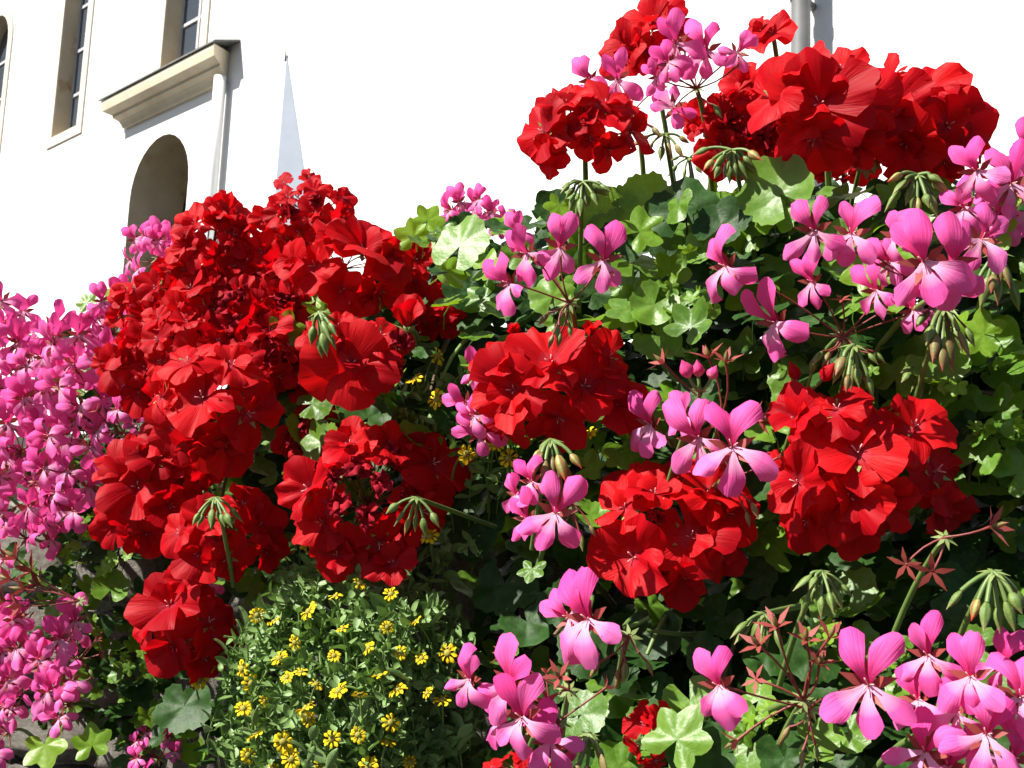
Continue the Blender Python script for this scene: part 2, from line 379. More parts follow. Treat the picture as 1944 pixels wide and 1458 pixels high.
# ------------------------------------------------------------------ petal, leaf and bud meshes (all sizes: length 1)
def grid_mesh(name, fn, nr, nw, mat):
    v = []; uv = []
    for i in range(nr+1):
        for j in range(nw+1):
            s = i/nr; t = -1+2*j/nw; v.append(fn(s, t)); uv.append((j/nw, s))
    f = [(i*(nw+1)+j, i*(nw+1)+j+1, (i+1)*(nw+1)+j+1, (i+1)*(nw+1)+j) for i in range(nr) for j in range(nw)]
    return mesh(name, v, f, mat, True, uv)
def sstep(a, b, x): x = max(0, min(1, (x-a)/(b-a))); return x*x*(3-2*x)
def fan_petal(seed, mat, ruffle=.1, hw=.56, curl=.1, crumple=0):
    r_ = random.Random(seed); ph = r_.uniform(0, 6); fq = r_.uniform(3.0, 5.5); no = r_.uniform(-.09, .09); sk = r_.uniform(-.12, .12); side = r_.uniform(-.1, .18)
    def fn(s, t):
        w_ = hw*(.08+.92*s**.75)
        x = w_*t*(1-.12*s*abs(t)); y = s - .42*t*t*s**1.5 + .07*s**3*noise.noise((t*2.2, seed*3.7, 0)) - .06*s**4*math.exp(-((t-no*4)/.18)**2)
        x += sk*s*s
        z = ruffle*s**1.6*math.sin(fq*t+ph) + .5*ruffle*s**2*math.sin(fq*2.1*t-ph*2) + curl*s - 1.15*curl*s*s*s + side*abs(t)*s*(1-s*.4)*.7 + .011*s*(1.1-s*.6)*math.cos(8.5*t+ph)
        z += .05*s*s*noise.noise((t*3, s*3, seed*1.7))
        if crumple:
            q = Vector((x*4.2, y*4.2, seed*2.3)); x += crumple*noise.noise(q)*s; y += crumple*noise.noise(q+Vector((9, 0, 0)))*s - crumple*.5*s*s; z += 1.5*crumple*noise.noise(q+Vector((0, 9, 0)))*s
        return (x, y, z)
    return grid_mesh('petal', fn, 6, 10, mat)
def claw_petal(seed, mat, hw=.34, arch=.22, ruffle=.05):
    r_ = random.Random(seed*5+1); ph = r_.uniform(0, 6); sk = r_.uniform(-.08, .08); cup = r_.uniform(-.16, .26); nt_ = r_.uniform(0, .06); tw = r_.uniform(-.18, .18)
    def fn(s, t):
        w_ = .055 + (hw-.055)*sstep(.12, .82, s)
        x = w_*t + sk*s*s; y = s - .27*t*t*s**3 + .04*s**3*noise.noise((t*2.5, seed*2.7, 0)) - nt_*s**5*math.exp(-(t/.3)**2)
        z = arch*math.sin(math.pi*s*.9)*.6 - arch*1.1*s*s*s + ruffle*s*s*math.sin(3.2*t+ph) + cup*t*t*s*.6 + tw*t*s*s*.6 + .012*s*math.cos(6*t+ph)
        return (x, y, z)
    return grid_mesh('petal', fn, 7, 6, mat)
PET = {
 'red': [fan_petal(i, M['red'], rnd(.045, .12), rnd(.46, .62), rnd(.0, .22)) for i in range(16)],
 'scarlet': [fan_petal(i+20, M['scarlet'], rnd(.045, .12), rnd(.46, .62), rnd(.0, .22)) for i in range(16)],
 'wilt': [fan_petal(i+40, M['wilt'], .1, .42, .3, .30) for i in range(8)],
 'pinku': [claw_petal(i, M['pinku'], rnd(.19, .28), rnd(.1, .4)) for i in range(12)],
 'pinkl': [claw_petal(i+50, M['pinkl'], rnd(.18, .27), rnd(.05, .3)) for i in range(12)],
 'daisy': [claw_petal(i+30, M['daisy'], .26, .10) for i in range(3)],
}
def star_mesh(name, n, ln, wd_, up_, mat, tube=None, tmat=None):
    """calyx of pointed sepals opening along +Z"""
    v = []; f = []
    for k_ in range(n):
        a = 2*math.pi*k_/n; c, s = math.cos(a), math.sin(a)
        for (r_, w_, z_) in ((.05, .3, 0), (.45, 1, up_*.45+.05), (1, .06, up_)):
            for q in (-1, 1): x = q*w_*wd_; y = r_*ln; v.append((x*c - y*s, x*s + y*c, z_*ln))
        b_ = k_*6; f += [(b_, b_+1, b_+3, b_+2), (b_+2, b_+3, b_+5, b_+4)]
    return mesh(name, v, f, mat)
def calyx_stamens(name, smat, ln):
    b = MB(); v0 = star_mesh('t', 5, ln, ln*.2, .5, smat)
    vs_ = [(p.co.x, p.co.y, p.co.z-.12) for p in v0.vertices]; fs = [tuple(p.vertices) for p in v0.polygons]
    nf0 = len(fs); b.add(vs_, fs); b.tube([(0, 0, -.2), (0, 0, -.05), (0, 0, .03)], [.03, .05, .03], 6); n1_ = len(b.f)
    for k_ in range(5):
        a = 2.1*k_; b.tube([(0, 0, 0), (.05*math.cos(a), .05*math.sin(a), .14), (.10*math.cos(a), .10*math.sin(a), .22)], .012, 4)
    mi = [0]*n1_ + [1]*(len(b.f)-n1_)
    bpy.data.meshes.remove(v0)
    return mesh(name, b.v, b.f, None, True, b.uv, [smat, M['stamen']], mi)
FLO = {'red': calyx_stamens('floret', M['sepalg'], .42), 'pink': calyx_stamens('floret', M['sepal'], .48)}
def ped_mesh(mat, bend):
    b = MB(); b.tube([(bend*math.sin(math.pi*i/4), 0, i/4) for i in range(5)], [.022, .018, .017, .018, .026], 5, False); return mesh('pedicel', b.v, b.f, mat, True, b.uv)
PED = {'red': [ped_mesh(M['stem'], .05), ped_mesh(M['redstem'], -.08)], 'pink': [ped_mesh(M['redstem'], .08), ped_mesh(M['redstem'], -.06)]}
def bud_mesh(mat, fat):
    b = MB(); pr = [(0, .2), (.10, .55), (.27, .95), (.45, 1), (.68, .66), (.86, .26), (1, .03)]; n = 8; v = []; uv = []
    for z_, r_ in pr:
        for k_ in range(n): a = 2*math.pi*k_/n; q = fat*r_*(1+.1*math.cos(5*a)); v.append((q*math.cos(a), q*math.sin(a), z_)); uv.append((k_/n, z_))
    f = [(i*n+k_, i*n+(k_+1) % n, (i+1)*n+(k_+1) % n, (i+1)*n+k_) for i in range(len(pr)-1) for k_ in range(n)]
    return mesh('bud', v, f, mat, True, uv)
BUD = {'green': bud_mesh(M['budgreen'], .19), 'red': bud_mesh(M['budred'], .20), 'brown': bud_mesh(M['budbrown'], .17), 'pink': bud_mesh(M['pinkbud'], .30), 'redbud': bud_mesh(M['red'], .33)}
SEP = star_mesh('sepals', 5, 1, .17, .55, M['sepal']); SEPO = star_mesh('sepals', 5, 1, .15, .12, M['sepal']); BRA = star_mesh('bracts', 7, 1, .16, -.25, M['sepalg'])

def leaf_mesh(seed, mat, kind):
    r_ = random.Random(seed+100); n = 36; cup = r_.uniform(-.12, .28); fold = r_.uniform(.02, .10); wav = r_.uniform(.02, .07); ph = r_.uniform(0, 6)
    v = [(0, 0, 0)]; uv = [(.5, .5)]; span = R(158)
    lob = [r_.uniform(.9, 1.08) for _ in range(7)]
    for ring_ in (.5, .8, 1):
        for i in range(n+1):
            a = -span + 2*span*i/n; q = (a+span)/(2*span)*5; kf = q - math.floor(q) if q < 5 else .999
            ls = lob[min(4, int(q))]
            if kind == 'ivy': ed = (.60 + .40*(1-abs(2*kf-1))**.75)*ls
            else: ed = (.84 + .16*math.sin(math.pi*kf)**.6)*ls + .035*math.sin(a*21+seed)
            ed *= 1 - .10*abs(a)/span
            rad = ring_*ed if ring_ > .6 else ring_*(.35+.65*ed)
            z = cup*rad*rad - fold*rad*math.cos(2*math.pi*kf) + wav*rad*rad*math.sin(4*a+ph) + .03*noise.noise((a*2, rad*3, seed))
            v.append((rad*math.sin(a), rad*math.cos(a), z)); uv.append((.5+.5*ring_*math.sin(a), .5+.5*ring_*math.cos(a)))
    f = [(0, 1+i+1, 1+i) for i in range(n)]; m = n+1
    for q in (0, 1): f += [(1+q*m+i, 1+q*m+i+1, 1+(q+1)*m+i+1, 1+(q+1)*m+i) for i in range(n)]
    b = MB(); b.add(v, f, uv); b.tube([(0, 0, 0), (.05, -.3, -.35), (0, -.45, -.95)], [.022, .022, .028], 5, False)
    return mesh('leaf', b.v, b.f, mat, True, b.uv)
LEAF = {'ivy': [leaf_mesh(i, M['leaf'], 'ivy') for i in range(6)], 'round': [leaf_mesh(i+10, M['leaf'], 'round') for i in range(6)],
        'dark': [leaf_mesh(i+20, M['leafshade'], 'round') for i in range(6)], 'lime': [leaf_mesh(i+30, M['leaflime'], 'ivy') for i in range(4)]}
def small_leaf(seed):
    r_ = random.Random(seed); bend = r_.uniform(.05, .3); hw = r_.uniform(.19, .27)
    def fn(s, t): return (hw*math.sin(math.pi*(.04+.93*s))**.8*t, s, .12*abs(t) + bend*s - bend*1.3*s*s)
    return grid_mesh('leaf', fn, 5, 2, M['smallleaf'])
SL = [small_leaf(i) for i in range(5)]

toCam = lambda p: (CAM-p).normalized()
# ------------------------------------------------------------------ stalks and flower heads
def stalk(root, base, pts, r0, mat=None, name='stalk'):
    """tube through world points"""
    b = MB(); n = len(pts); b.tube([p-base for p in pts], [r0*(1.15-.3*i/(n-1)) for i in range(n)], 7, False)
    return b.build(name, mat or M['stem'], root)
def curve3(a, c, d, n=7):
    return [a*(1-t)**2 + c*2*t*(1-t) + d*t*t for t in (i/(n-1) for i in range(n))]
def put(root, base, name, me, m): return link(name, me, root, Matrix.Translation(-base) @ m)
def pedicel(root, base, a, d, kind, r=1.0):
    v = d-a; ln = v.length
    m = frame(a, v, Vector((rnd(-1, 1), rnd(-1, 1), rnd(-1, 1)))) @ Matrix.Diagonal((.035*r, .035*r, ln, 1))
    put(root, base, 'pedicel', random.choice(PED[kind]), m)
def red_floret(root, base, c, nz, rad, mats=('red',), cup=None, npet=None):
    m = frame(c, nz, rvec()) @ Matrix.Scale(rad, 4)
    fl = put(root, base, 'floret', FLO['red'], m)
    n = npet or random.choice((5, 6, 6, 7)); cp = cup if cup is not None else rnd(.02, .5); a0 = rnd(0, 6)
    for i in range(n):
        inner = i >= 5
        a = a0 + 2*math.pi*i/5 + rnd(-.16, .16) + (.5 if inner else 0)
        s = rnd(.78, 1.14)*(.66 if inner else 1)
        q = Matrix.Rotation(a, 4, 'Z') @ Matrix.Rotation(cp + rnd(-.28, .34) + (.5 if inner else 0), 4, 'X') @ Matrix.Rotation(rnd(-.34, .34), 4, 'Y') @ Matrix.Translation((0, .02, .012*i)) @ Matrix.Diagonal((s*rnd(.95, 1.15), s, s, 1))
        link('petal', random.choice(PET[random.choice(mats)]), fl, q)
    return fl
def red_head(label, px, py, rx, ry, D=None, n=12, mats=('red',), axis=None, frad=None, wilt=0, root_px=None, cover=1.0, extra=(), florets=None):
    D = D or Dist(px, py); sc_ = D/FPX
    c = P(px, py, D); vc = toCam(c)
    ax = (vc*1.0 + Vector((0, 0, .35)) + Vector((-.15, 0, 0))).normalized() if axis is None else axis
    fr = (frad or min(.035/sc_, .76*min(rx, ry)))*sc_
    RX = max(rx*sc_ - fr*.72, .006); RY = max(ry*sc_ - fr*.72, .006); RZ = (RX+RY)/2*.9
    node = c - vc*RZ*.75 - Vector((0, 0, RY*.3))
    if root_px: base = P(*root_px)
    else: base = node + Vector((rnd(-.02, .02), .14, -.04))
    root = empty('red_flower_head', base); tag(root, label, 'flower', 'red geranium flower heads')
    stalk(root, base, curve3(base, (base+node)/2 + Vector((0, -.01, .02)), node), .0024)
    dirs = []
    tries = 0
    if florets is None and n >= 6:
        m_ = min(rx, ry); florets = []; k0 = rnd(0, 6); nw = wilt
        no = max(5, min(8, n-3)); ins = [(0, -.1)] if n < 11 else [(-.28, .08), (.26, -.12)]
        ring_ = [((.62+rnd(-.08, .1))*math.cos(k0+6.283*i/no+rnd(-.2, .2)), (.62+rnd(-.08, .1))*math.sin(k0+6.283*i/no+rnd(-.2, .2))) for i in range(no)]
        for (ux, uy) in ring_ + ins:
            florets.append((px+ux*rx, py-uy*ry, m_*rnd(.44, .64), ux*1.2+rnd(-.25, .15), uy*1.2+rnd(-.1, .3)))
        for i in range(3):                          # straggling florets breaking the outline
            a_ = rnd(-.5, 3.6); florets.append((px+1.0*math.cos(a_)*rx, py-1.0*math.sin(a_)*ry, m_*rnd(.3, .5), math.cos(a_)*rnd(.2, 1.2), math.sin(a_)*rnd(.2, 1.2)))
        for i in range(nw):
            a_ = rnd(0, 6.28); q_ = rnd(.1, .6); florets.append((px+q_*math.cos(a_)*rx, py+q_*math.sin(a_)*ry, m_*.45, rnd(-.4, .4), rnd(-.2, .5), 1))
    if florets:
        n = 0
        for fl in florets:
            ex, ey, er, tx, ty = fl[:5]; wi = len(fl) > 5
            q = max(0, 1 - ((ex-px)/rx)**2 - ((ey-py)/ry)**2)
            pos = P(ex, ey, D - math.sqrt(q)*RZ*1.05 + .006); nz = (toCam(pos) + Rt*tx*1.15 + Up*(ty*1.1+.12) + rvec()*.12).normalized()
            pedicel(root, base, node, pos - nz*er*sc_*.15, 'red')
            red_floret(root, base, pos, nz, er*sc_*(.9 if wi else 1.06), ('wilt',) if wi else mats, rnd(.6, 1.1) if wi else rnd(.0, .5))
        for k_ in range(5 if rx > 60 and axis is None else 0):       # shaded florets behind fill the head out
            a_ = k_*1.257 + rnd(-.3, .3); pos = c + Rt*(math.cos(a_)*rx*.52*sc_) + Up*(math.sin(a_)*ry*.52*sc_) + Fw*.012; nz = ((pos-node).normalized() + ax*.3).normalized()
            pedicel(root, base, node, pos, 'red'); red_floret(root, base, pos, nz, min(rx, ry)*.46*sc_, mats, rnd(.1, .5))
    while len(dirs) < n and tries < 3000:
        tries += 1; d = rvec()
        if d.dot(ax) < -.25*cover: continue
        md = (.95 if n <= 9 else .80)*(1 - tries/4000)
        if all((d-e).length > md for e in dirs): dirs.append(d)
    for i, d in enumerate(dirs):
        off = Rt*(d.dot(Rt)*RX) + Up*(d.dot(Up)*RY) + Fw*(d.dot(Fw)*RZ)
        pos = c + off
        nz = (d*1.0 + ax*.30 + rvec()*.34).normalized()
        pedicel(root, base, node, pos - nz*fr*.18, 'red')
        wi = i < wilt
        red_floret(root, base, pos, nz, fr*rnd(.88, 1.1)*(.8 if wi else 1), ('wilt',) if wi else mats, rnd(.5, 1.1) if wi else None)
    for (ex, ey, er, cp, dz) in extra:            # florets standing apart
        pos = P(ex, ey, D+dz); nz = (Up + toCam(pos)*.25).normalized() if cp > 1 else (toCam(pos) + Vector((-.25, 0, .5)) + rvec()*.15).normalized()
        pedicel(root, base, node, pos - nz*er*sc_*.15, 'red'); red_floret(root, base, pos, nz, er*sc_, mats, cp)
    return root

def pink_floret(root, base, c, nz, up, h, node):
    """h: height from upper tips to lower tips"""
    m = frame(c, nz, up); ln = h*.52
    fl = put(root, base, 'floret', FLO['pink'], m @ Matrix.Scale(ln, 4))
    pedicel(root, base, node, c - m.to_3x3() @ Vector((0, 0, ln*.16)), 'pink', 1.05)
    for a in (-.34+rnd(-.18, .10), .34+rnd(-.10, .18)):
        s = rnd(.84, 1.10)
        link('petal', random.choice(PET['pinku']), fl, Matrix.Rotation(-a, 4, 'Z') @ Matrix.Rotation(rnd(.15, .65), 4, 'X') @ Matrix.Rotation(rnd(-.25, .25), 4, 'Y') @ Matrix.Diagonal((s, s*1.02, s, 1)))
    for i, a in enumerate((math.pi-.86, math.pi, math.pi+.86)):
        s = rnd(.76, 1.04)
        link('petal', random.choice(PET['pinkl']), fl, Matrix.Translation((0, 0, .015*i)) @ Matrix.Rotation(a+rnd(-.14, .14), 4, 'Z') @ Matrix.Rotation(rnd(-.18, .36), 4, 'X') @ Matrix.Rotation(rnd(-.25, .25), 4, 'Y') @ Matrix.Diagonal((s*1.08, s, s, 1)))
def imgdir(ang): return Up*math.cos(R(ang)) + Rt*math.sin(R(ang))
def pink_head(label, nx, ny, florets, D=None, group='pink geranium flower heads', root_px=None, buds=0, dn=.02, spent=0):
    """florets: (px, py, height px, lean angle of the upper petals, yaw of the face, distance offset)"""
    D = D or Dist(nx, ny); node = P(nx, ny, D+dn)
    base = P(*root_px) if root_px else node + Vector((rnd(-.02, .02), .13, -.05))
    root = empty('pink_flower_head', base); tag(root, label, 'flower', group)
    stalk(root, base, curve3(base, (base+node)/2 + Vector((0, -.015, .03)), node), .0022)
    put(root, base, 'bracts', BRA, frame(node, (node-base), rvec()) @ Matrix.Scale(.009, 4))
    for fl in florets:
        px, py, h, ang, yaw = fl[:5]; dz = fl[5] if len(fl) > 5 else rnd(-.012, .012)
        d = D + dz; c = P(px, py, d); vc = toCam(c); up = imgdir(ang)
        sd_ = up.cross(vc)            # to the viewer's left when up is up
        nz = vc*math.cos(R(yaw)) + (Rt if yaw > 0 else -Rt)*abs(math.sin(R(yaw))) + Vector((0, 0, rnd(.0, .35))) + rvec()*.10
        pink_floret(root, base, c, nz, up, h*d/FPX, node)
    for i in range(buds):
        a = rnd(-70, 70)+180; d = (imgdir(a) + toCam(node)*rnd(-.2, .6)).normalized(); e = node + d*rnd(.014, .026)
        pedicel(root, base, node, e, 'pink'); ln = rnd(.009, .014)
        put(root, base, 'bud', BUD[random.choice(('brown', 'green', 'brown'))], frame(e, d+Vector((0, 0, -.5)), rvec()) @ Matrix.Scale(ln, 4))
    for i in range(spent):
        d = (imgdir(rnd(-80, 80)) + toCam(node)*rnd(-.3, .6)).normalized(); e = node + d*rnd(.022, .04)
        pedicel(root, base, node, e, 'pink'); put(root, base, 'sepals', random.choice((SEP, SEP, SEPO)), frame(e, d, rvec()) @ Matrix.Scale(rnd(.006, .009), 4))
    return root
def pink_random(label, nx, ny, n, rad, h, D=None, group='pink geranium flower heads', buds=0, ax=0, spread=100, spent=0, root_px=None):
    fl = []
    for i in range(n):
        a = ax + (-spread + 2*spread*(i+.5)/n) + rnd(-14, 14); r_ = rad*rnd(.55, 1.1)
        fl.append((nx + r_*math.sin(R(a)), ny - r_*math.cos(R(a)), h*rnd(.8, 1.15), a*.35 + rnd(-22, 22), rnd(-45, 15) + .25*(a-ax), rnd(-.035, .02)))
    return pink_head(label, nx, ny, fl, D, group, root_px, buds, .015, spent)

def bud_cluster(label, px, py, n, size, kind='green', D=None, ang=180, spread=75, stem=None, top=0, sep=True, len_=1.0):
    """size: bud length in px; hangs from a node, fans about image direction ang"""
    D = (D or Dist(px, py)); s = size*D/FPX; node = P(px, py, D)
    base = P(*stem) if stem else node + Vector((rnd(-.015, .015), .10, -.08))
    root = empty('bud_cluster', base); tag(root, label, 'flower buds', 'geranium bud clusters')
    stalk(root, base, curve3(base, (base+node)/2 + (Vector((0, 0, .012)) if not stem else Vector((0, 0, 0))), node), .0019)
    put(root, base, 'bracts', BRA, frame(node, -imgdir(ang) + toCam(node)*.3, rvec()) @ Matrix.Scale(s*.5, 4))
    for i in range(n):
        a = ang + spread*(2*(i+.5)/n - 1) + rnd(-9, 9); vc = toCam(node)
        d = (imgdir(a) + vc*rnd(-.5, .9)).normalized(); e = node + d*s*rnd(.45, 1.2)*len_
        pts = curve3(node, node + (d - imgdir(ang)*.3)*s*.55*len_, e, 5)
        b = MB(); b.tube([p-base for p in pts], s*.075, 5, False); b.build('pedicel', M['stem'], root)
        kk = kind if isinstance(kind, str) else random.choice(kind)
        put(root, base, 'bud', BUD[kk], frame(e - d*s*.04, d + imgdir(ang)*.5, rvec()*1) @ Matrix.Diagonal((s*rnd(.6, 1.1), s*rnd(.6, 1.1), s*rnd(.65, 1.15), 1)))
    return root
def spent_cluster(label, nx, ny, tips, D=None, size=34, kind=SEP):
    D = D or Dist(nx, ny); node = P(nx, ny, D); base = node + Vector((0, .10, -.08)); s = size*D/FPX
    root = empty('spent_flower_head', base); tag(root, label, 'spent flower', 'spent geranium heads without petals')
    stalk(root, base, curve3(base, (base+node)/2+Vector((0, 0, .015)), node), .0019)
    put(root, base, 'bracts', BRA, frame(node, node-base, rvec()) @ Matrix.Scale(.008, 4))
    for (x, y, op) in tips:
        e = P(x, y, D + rnd(-.02, .01)); d = (e-node).normalized()
        pedicel(root, base, node, e, 'pink', 1.15)
        put(root, base, 'sepals', SEPO if op else SEP, frame(e, (d + toCam(e)*(1.2 if op else .1)), rvec()) @ Matrix.Scale(s*rnd(.85, 1.1), 4))
        if not op: put(root, base, 'seed_beak', BUD['brown'], frame(e, d, rvec()) @ Matrix.Scale(s*.8, 4))
    return root

# ------------------------------------------------------------------ foliage
TOP = [(-300, 900), (0, 760), (60, 700), (130, 640), (170, 575), (300, 600), (420, 560), (560, 540), (700, 520), (770, 450), (800, 420), (900, 430), (1010, 420), (1050, 385), (1190, 365), (1300, 375), (1420, 355), (1500, 345), (1600, 350), (1700, 350), (1800, 350), (1944, 370), (2300, 420)]
LEFT = [(500, 150), (620, 120), (700, 40), (900, 20), (980, 95), (1050, 130), (1200, 190), (1350, 215), (1500, 235), (1700, 250)]
RECESS = [(860, 0), (960, .06), (1100, .11), (1700, .11)]
def in_leaf(x, y): return y > lerp_tab(TOP, x) and x > lerp_tab(LEFT, y)
def in_bush(x, y): return ((x-660)/250)**2 + ((y-1330)/270)**2 < 1
plants = {}
def plant(key, label, px, py):
    b = P(px, py, Dist(px, py)+.24); r_ = empty('geranium_plant', b); tag(r_, label, 'plant', 'geranium plants'); plants[key] = [r_, b, 0, MB()]
plant('left', 'dark leafy geranium plant beneath the crowded red flower heads', 450, 900)
plant('mid', 'lobed bright green geranium foliage around the round red head and pink blooms', 1000, 800)
plant('right', 'tall leafy geranium plant below the long row of upright red heads', 1650, 800)
plant('low', 'shaded geranium foliage hanging low between the pink blooms and the yellow bush', 1300, 1350)
def zone(x, y):
    if x < 760: return 'left'
    if y > 1010: return 'low'
    return 'mid' if x < 1330 else 'right'
def add_leaf(x, y, dz, rad, kind, tilt=.5, roll_=None, nz=None, zk=None, asobj=True):
    p = P(x, y, Dist(x, y)+dz); r_, base, n, mb = plants[zk or zone(x, y)]
    if nz is None: nz = toCam(p)*.75 + Vector((-.15, 0, .62)) + rvec()*tilt
    a = rnd(-180, 180) if roll_ is None else roll_
    m = Matrix.Translation(-base) @ frame(p, nz, imgdir(a)) @ Matrix.Scale(rad, 4)
    me = random.choice(LEAF[kind])
    if asobj: link('leaf', me, r_, m); plants[zk or zone(x, y)][2] += 1
    else:
        me_v = [m @ v.co for v in me.vertices]; uvl = me.uv_layers[0].data; uu = [(0, 0)]*len(me_v)
        for lp in me.loops: uu[lp.vertex_index] = tuple(uvl[lp.index].uv)
        mb.add(me_v, [tuple(q.vertices) for q in me.polygons], uu)
# leaves that stand out in the photograph: px, py, radius px, kind, direction of the tip
for (x, y, r_, kd, a, dz) in [(872, 468, 66, 'round', 20, .01), (785, 450, 42, 'lime', -10, .03), (812, 418, 36, 'lime', 30, .03), (1310, 622, 58, 'ivy', 30, .0), (1480, 368, 80, 'round', -40, .02), (1440, 400, 60, 'round', 60, .03),
    (1300, 400, 80, 'dark', 0, .03), (1230, 380, 60, 'round', 20, .04), (1215, 440, 55, 'lime', 60, .02), (1140, 400, 55, 'round', -20, .05), (1050, 395, 42, 'dark', -40, .05), (1160, 450, 60, 'round', 90, .04),
    (1370, 430, 60, 'dark', 20, .02), (1270, 520, 60, 'lime', 40, .05), (1190, 590, 60, 'lime', -60, .05), (1180, 545, 55, 'ivy', 150, .06), (1470, 420, 45, 'round', 0, .02), (1480, 520, 60, 'ivy', 20, .05),
    (1410, 680, 60, 'ivy', 10, .06), (1530, 680, 62, 'round', 30, .06), (1500, 720, 55, 'round', -30, .05), (1880, 650, 72, 'round', -20, .04), (1800, 690, 60, 'ivy', 40, .05), (1740, 680, 55, 'round', 0, .06),
    (1900, 780, 70, 'ivy', 90, .04), (1930, 900, 62, 'ivy', 60, .03), (1640, 640, 50, 'ivy', 0, .06), (1700, 720, 50, 'lime', 20, .05), (1910, 700, 60, 'round', 120, .06), (1820, 760, 50, 'round', 180, .05),
    (1010, 1080, 34, 'ivy', 180, .02), (1285, 1405, 74, 'ivy', 25, -.03), (1330, 1440, 70, 'dark', 160, -.01), (1560, 1140, 50, 'ivy', 200, .05), (1620, 1120, 52, 'round', 40, .06), (1550, 1410, 60, 'ivy', 100, .02), (1610, 1395, 46, 'round', 160, .03), (1440, 1330, 50, 'ivy', 30, .05),
    (1420, 1420, 62, 'round', 200, .03), (1490, 1440, 58, 'dark', 170, .02), (1730, 1120, 44, 'dark', 0, .08), (1850, 1200, 60, 'dark', 40, .08), (1590, 1020, 36, 'ivy', 30, .03), (1180, 860, 46, 'ivy', 160, .03), (1240, 870, 44, 'round', 200, .04), (1200, 760, 44, 'lime', 0, .05),
    (85, 1415, 48, 'lime', 160, -.02), (175, 1415, 42, 'lime', -10, -.01), (350, 1340, 62, 'dark', 180, .04), (250, 1330, 48, 'dark', 90, .05), (210, 1120, 40, 'round', 10, .05), (190, 1050, 40, 'dark', -30, .06), (600, 570, 36, 'lime', 10, .06), (165, 575, 26, 'ivy', -30, .02), (200, 560, 24, 'lime', 30, .02),
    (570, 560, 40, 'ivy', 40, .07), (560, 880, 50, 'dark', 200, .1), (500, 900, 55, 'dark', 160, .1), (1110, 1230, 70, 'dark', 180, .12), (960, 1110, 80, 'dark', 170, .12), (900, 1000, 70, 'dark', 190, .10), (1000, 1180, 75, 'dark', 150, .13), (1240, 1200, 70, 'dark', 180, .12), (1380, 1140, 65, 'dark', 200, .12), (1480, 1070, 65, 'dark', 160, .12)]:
    p_ = P(x, y, Dist(x, y)); nz = toCam(p_)*.8 + Vector((-.2, 0, .35)) + rvec()*.22
    add_leaf(x, y, dz, r_*Dist(x, y)/FPX, kd, nz=nz, roll_=a)
def scatter(n, md, dz0, dz1, asobj, xr=(60, 2080), yr=(330, 1560), kinds=('ivy', 'round', 'dark', 'dark', 'lime', 'round'), rad=(.015, .024), tilt=.55, cap=300):
    pts = []; t = 0
    while len(pts) < n and t < n*40:
        t += 1; x, y = rnd(*xr), rnd(*yr)
        if not in_leaf(x, y): continue
        if asobj and in_bush(x, y): continue
        m = md*(.72 if x < 700 else 1)
        if any(abs(x-a) < m and abs(y-b) < m and (x-a)**2+(y-b)**2 < m*m for a, b in pts): continue
        if asobj and plants[zone(x, y)][2] >= cap: continue
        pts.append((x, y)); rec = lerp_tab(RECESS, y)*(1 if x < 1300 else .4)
        kd = random.choice(kinds) if rec < .03 else random.choice(('dark', 'round', 'dark'))  # recessed spots mostly get leaves with shade in their colour
        edge = y - lerp_tab(TOP, x); r_ = rnd(*rad)*(.75 if edge < 60 else 1)
        add_leaf(x, y, rnd(dz0, dz1)+rec, r_, kd, tilt, asobj=asobj)
scatter(330, 44, .015, .06, True)
scatter(420, 38, .07, .14, True, rad=(.017, .026), tilt=.7)
scatter(1000, 20, .14, .30, False, xr=(60, 2150), yr=(360, 1650), rad=(.020, .030), tilt=.9)
scatter(420, 22, .10, .22, False, xr=(760, 2100), yr=(380, 900), rad=(.020, .028), tilt=.35)
scatter(200, 24, .12, .22, False, xr=(180, 800), yr=(540, 1000), rad=(.020, .028), tilt=.35)
for (x, y, n) in [(200, 1010, 10), (170, 1090, 9), (230, 1150, 10), (200, 1230, 8), (260, 1290, 10), (300, 1370, 12), (380, 1400, 10), (250, 1420, 6), (420, 1330, 6), (130, 1130, 6), (420, 1120, 10), (470, 1060, 8), (520, 1010, 8)]:
    for q in range(n): add_leaf(x+rnd(-55, 55), y+rnd(-45, 45), rnd(.03, .12), rnd(.010, .019), random.choice(('dark', 'dark', 'round', 'ivy')), .7)
for q in range(46): add_leaf(rnd(1380, 1960), rnd(368, 470), rnd(.04, .16), rnd(.016, .024), random.choice(('dark', 'round', 'dark', 'ivy')), .6)
for (x, y, n) in [(120, 1190, 7), (90, 1100, 7), (60, 1060, 5), (170, 1300, 6), (110, 1370, 4), (220, 1390, 6)]:
    for q in range(n): add_leaf(x+rnd(-50, 50), y+rnd(-40, 40), rnd(.04, .12), rnd(.010, .018), random.choice(('dark', 'dark', 'round')), .7, zk='left')
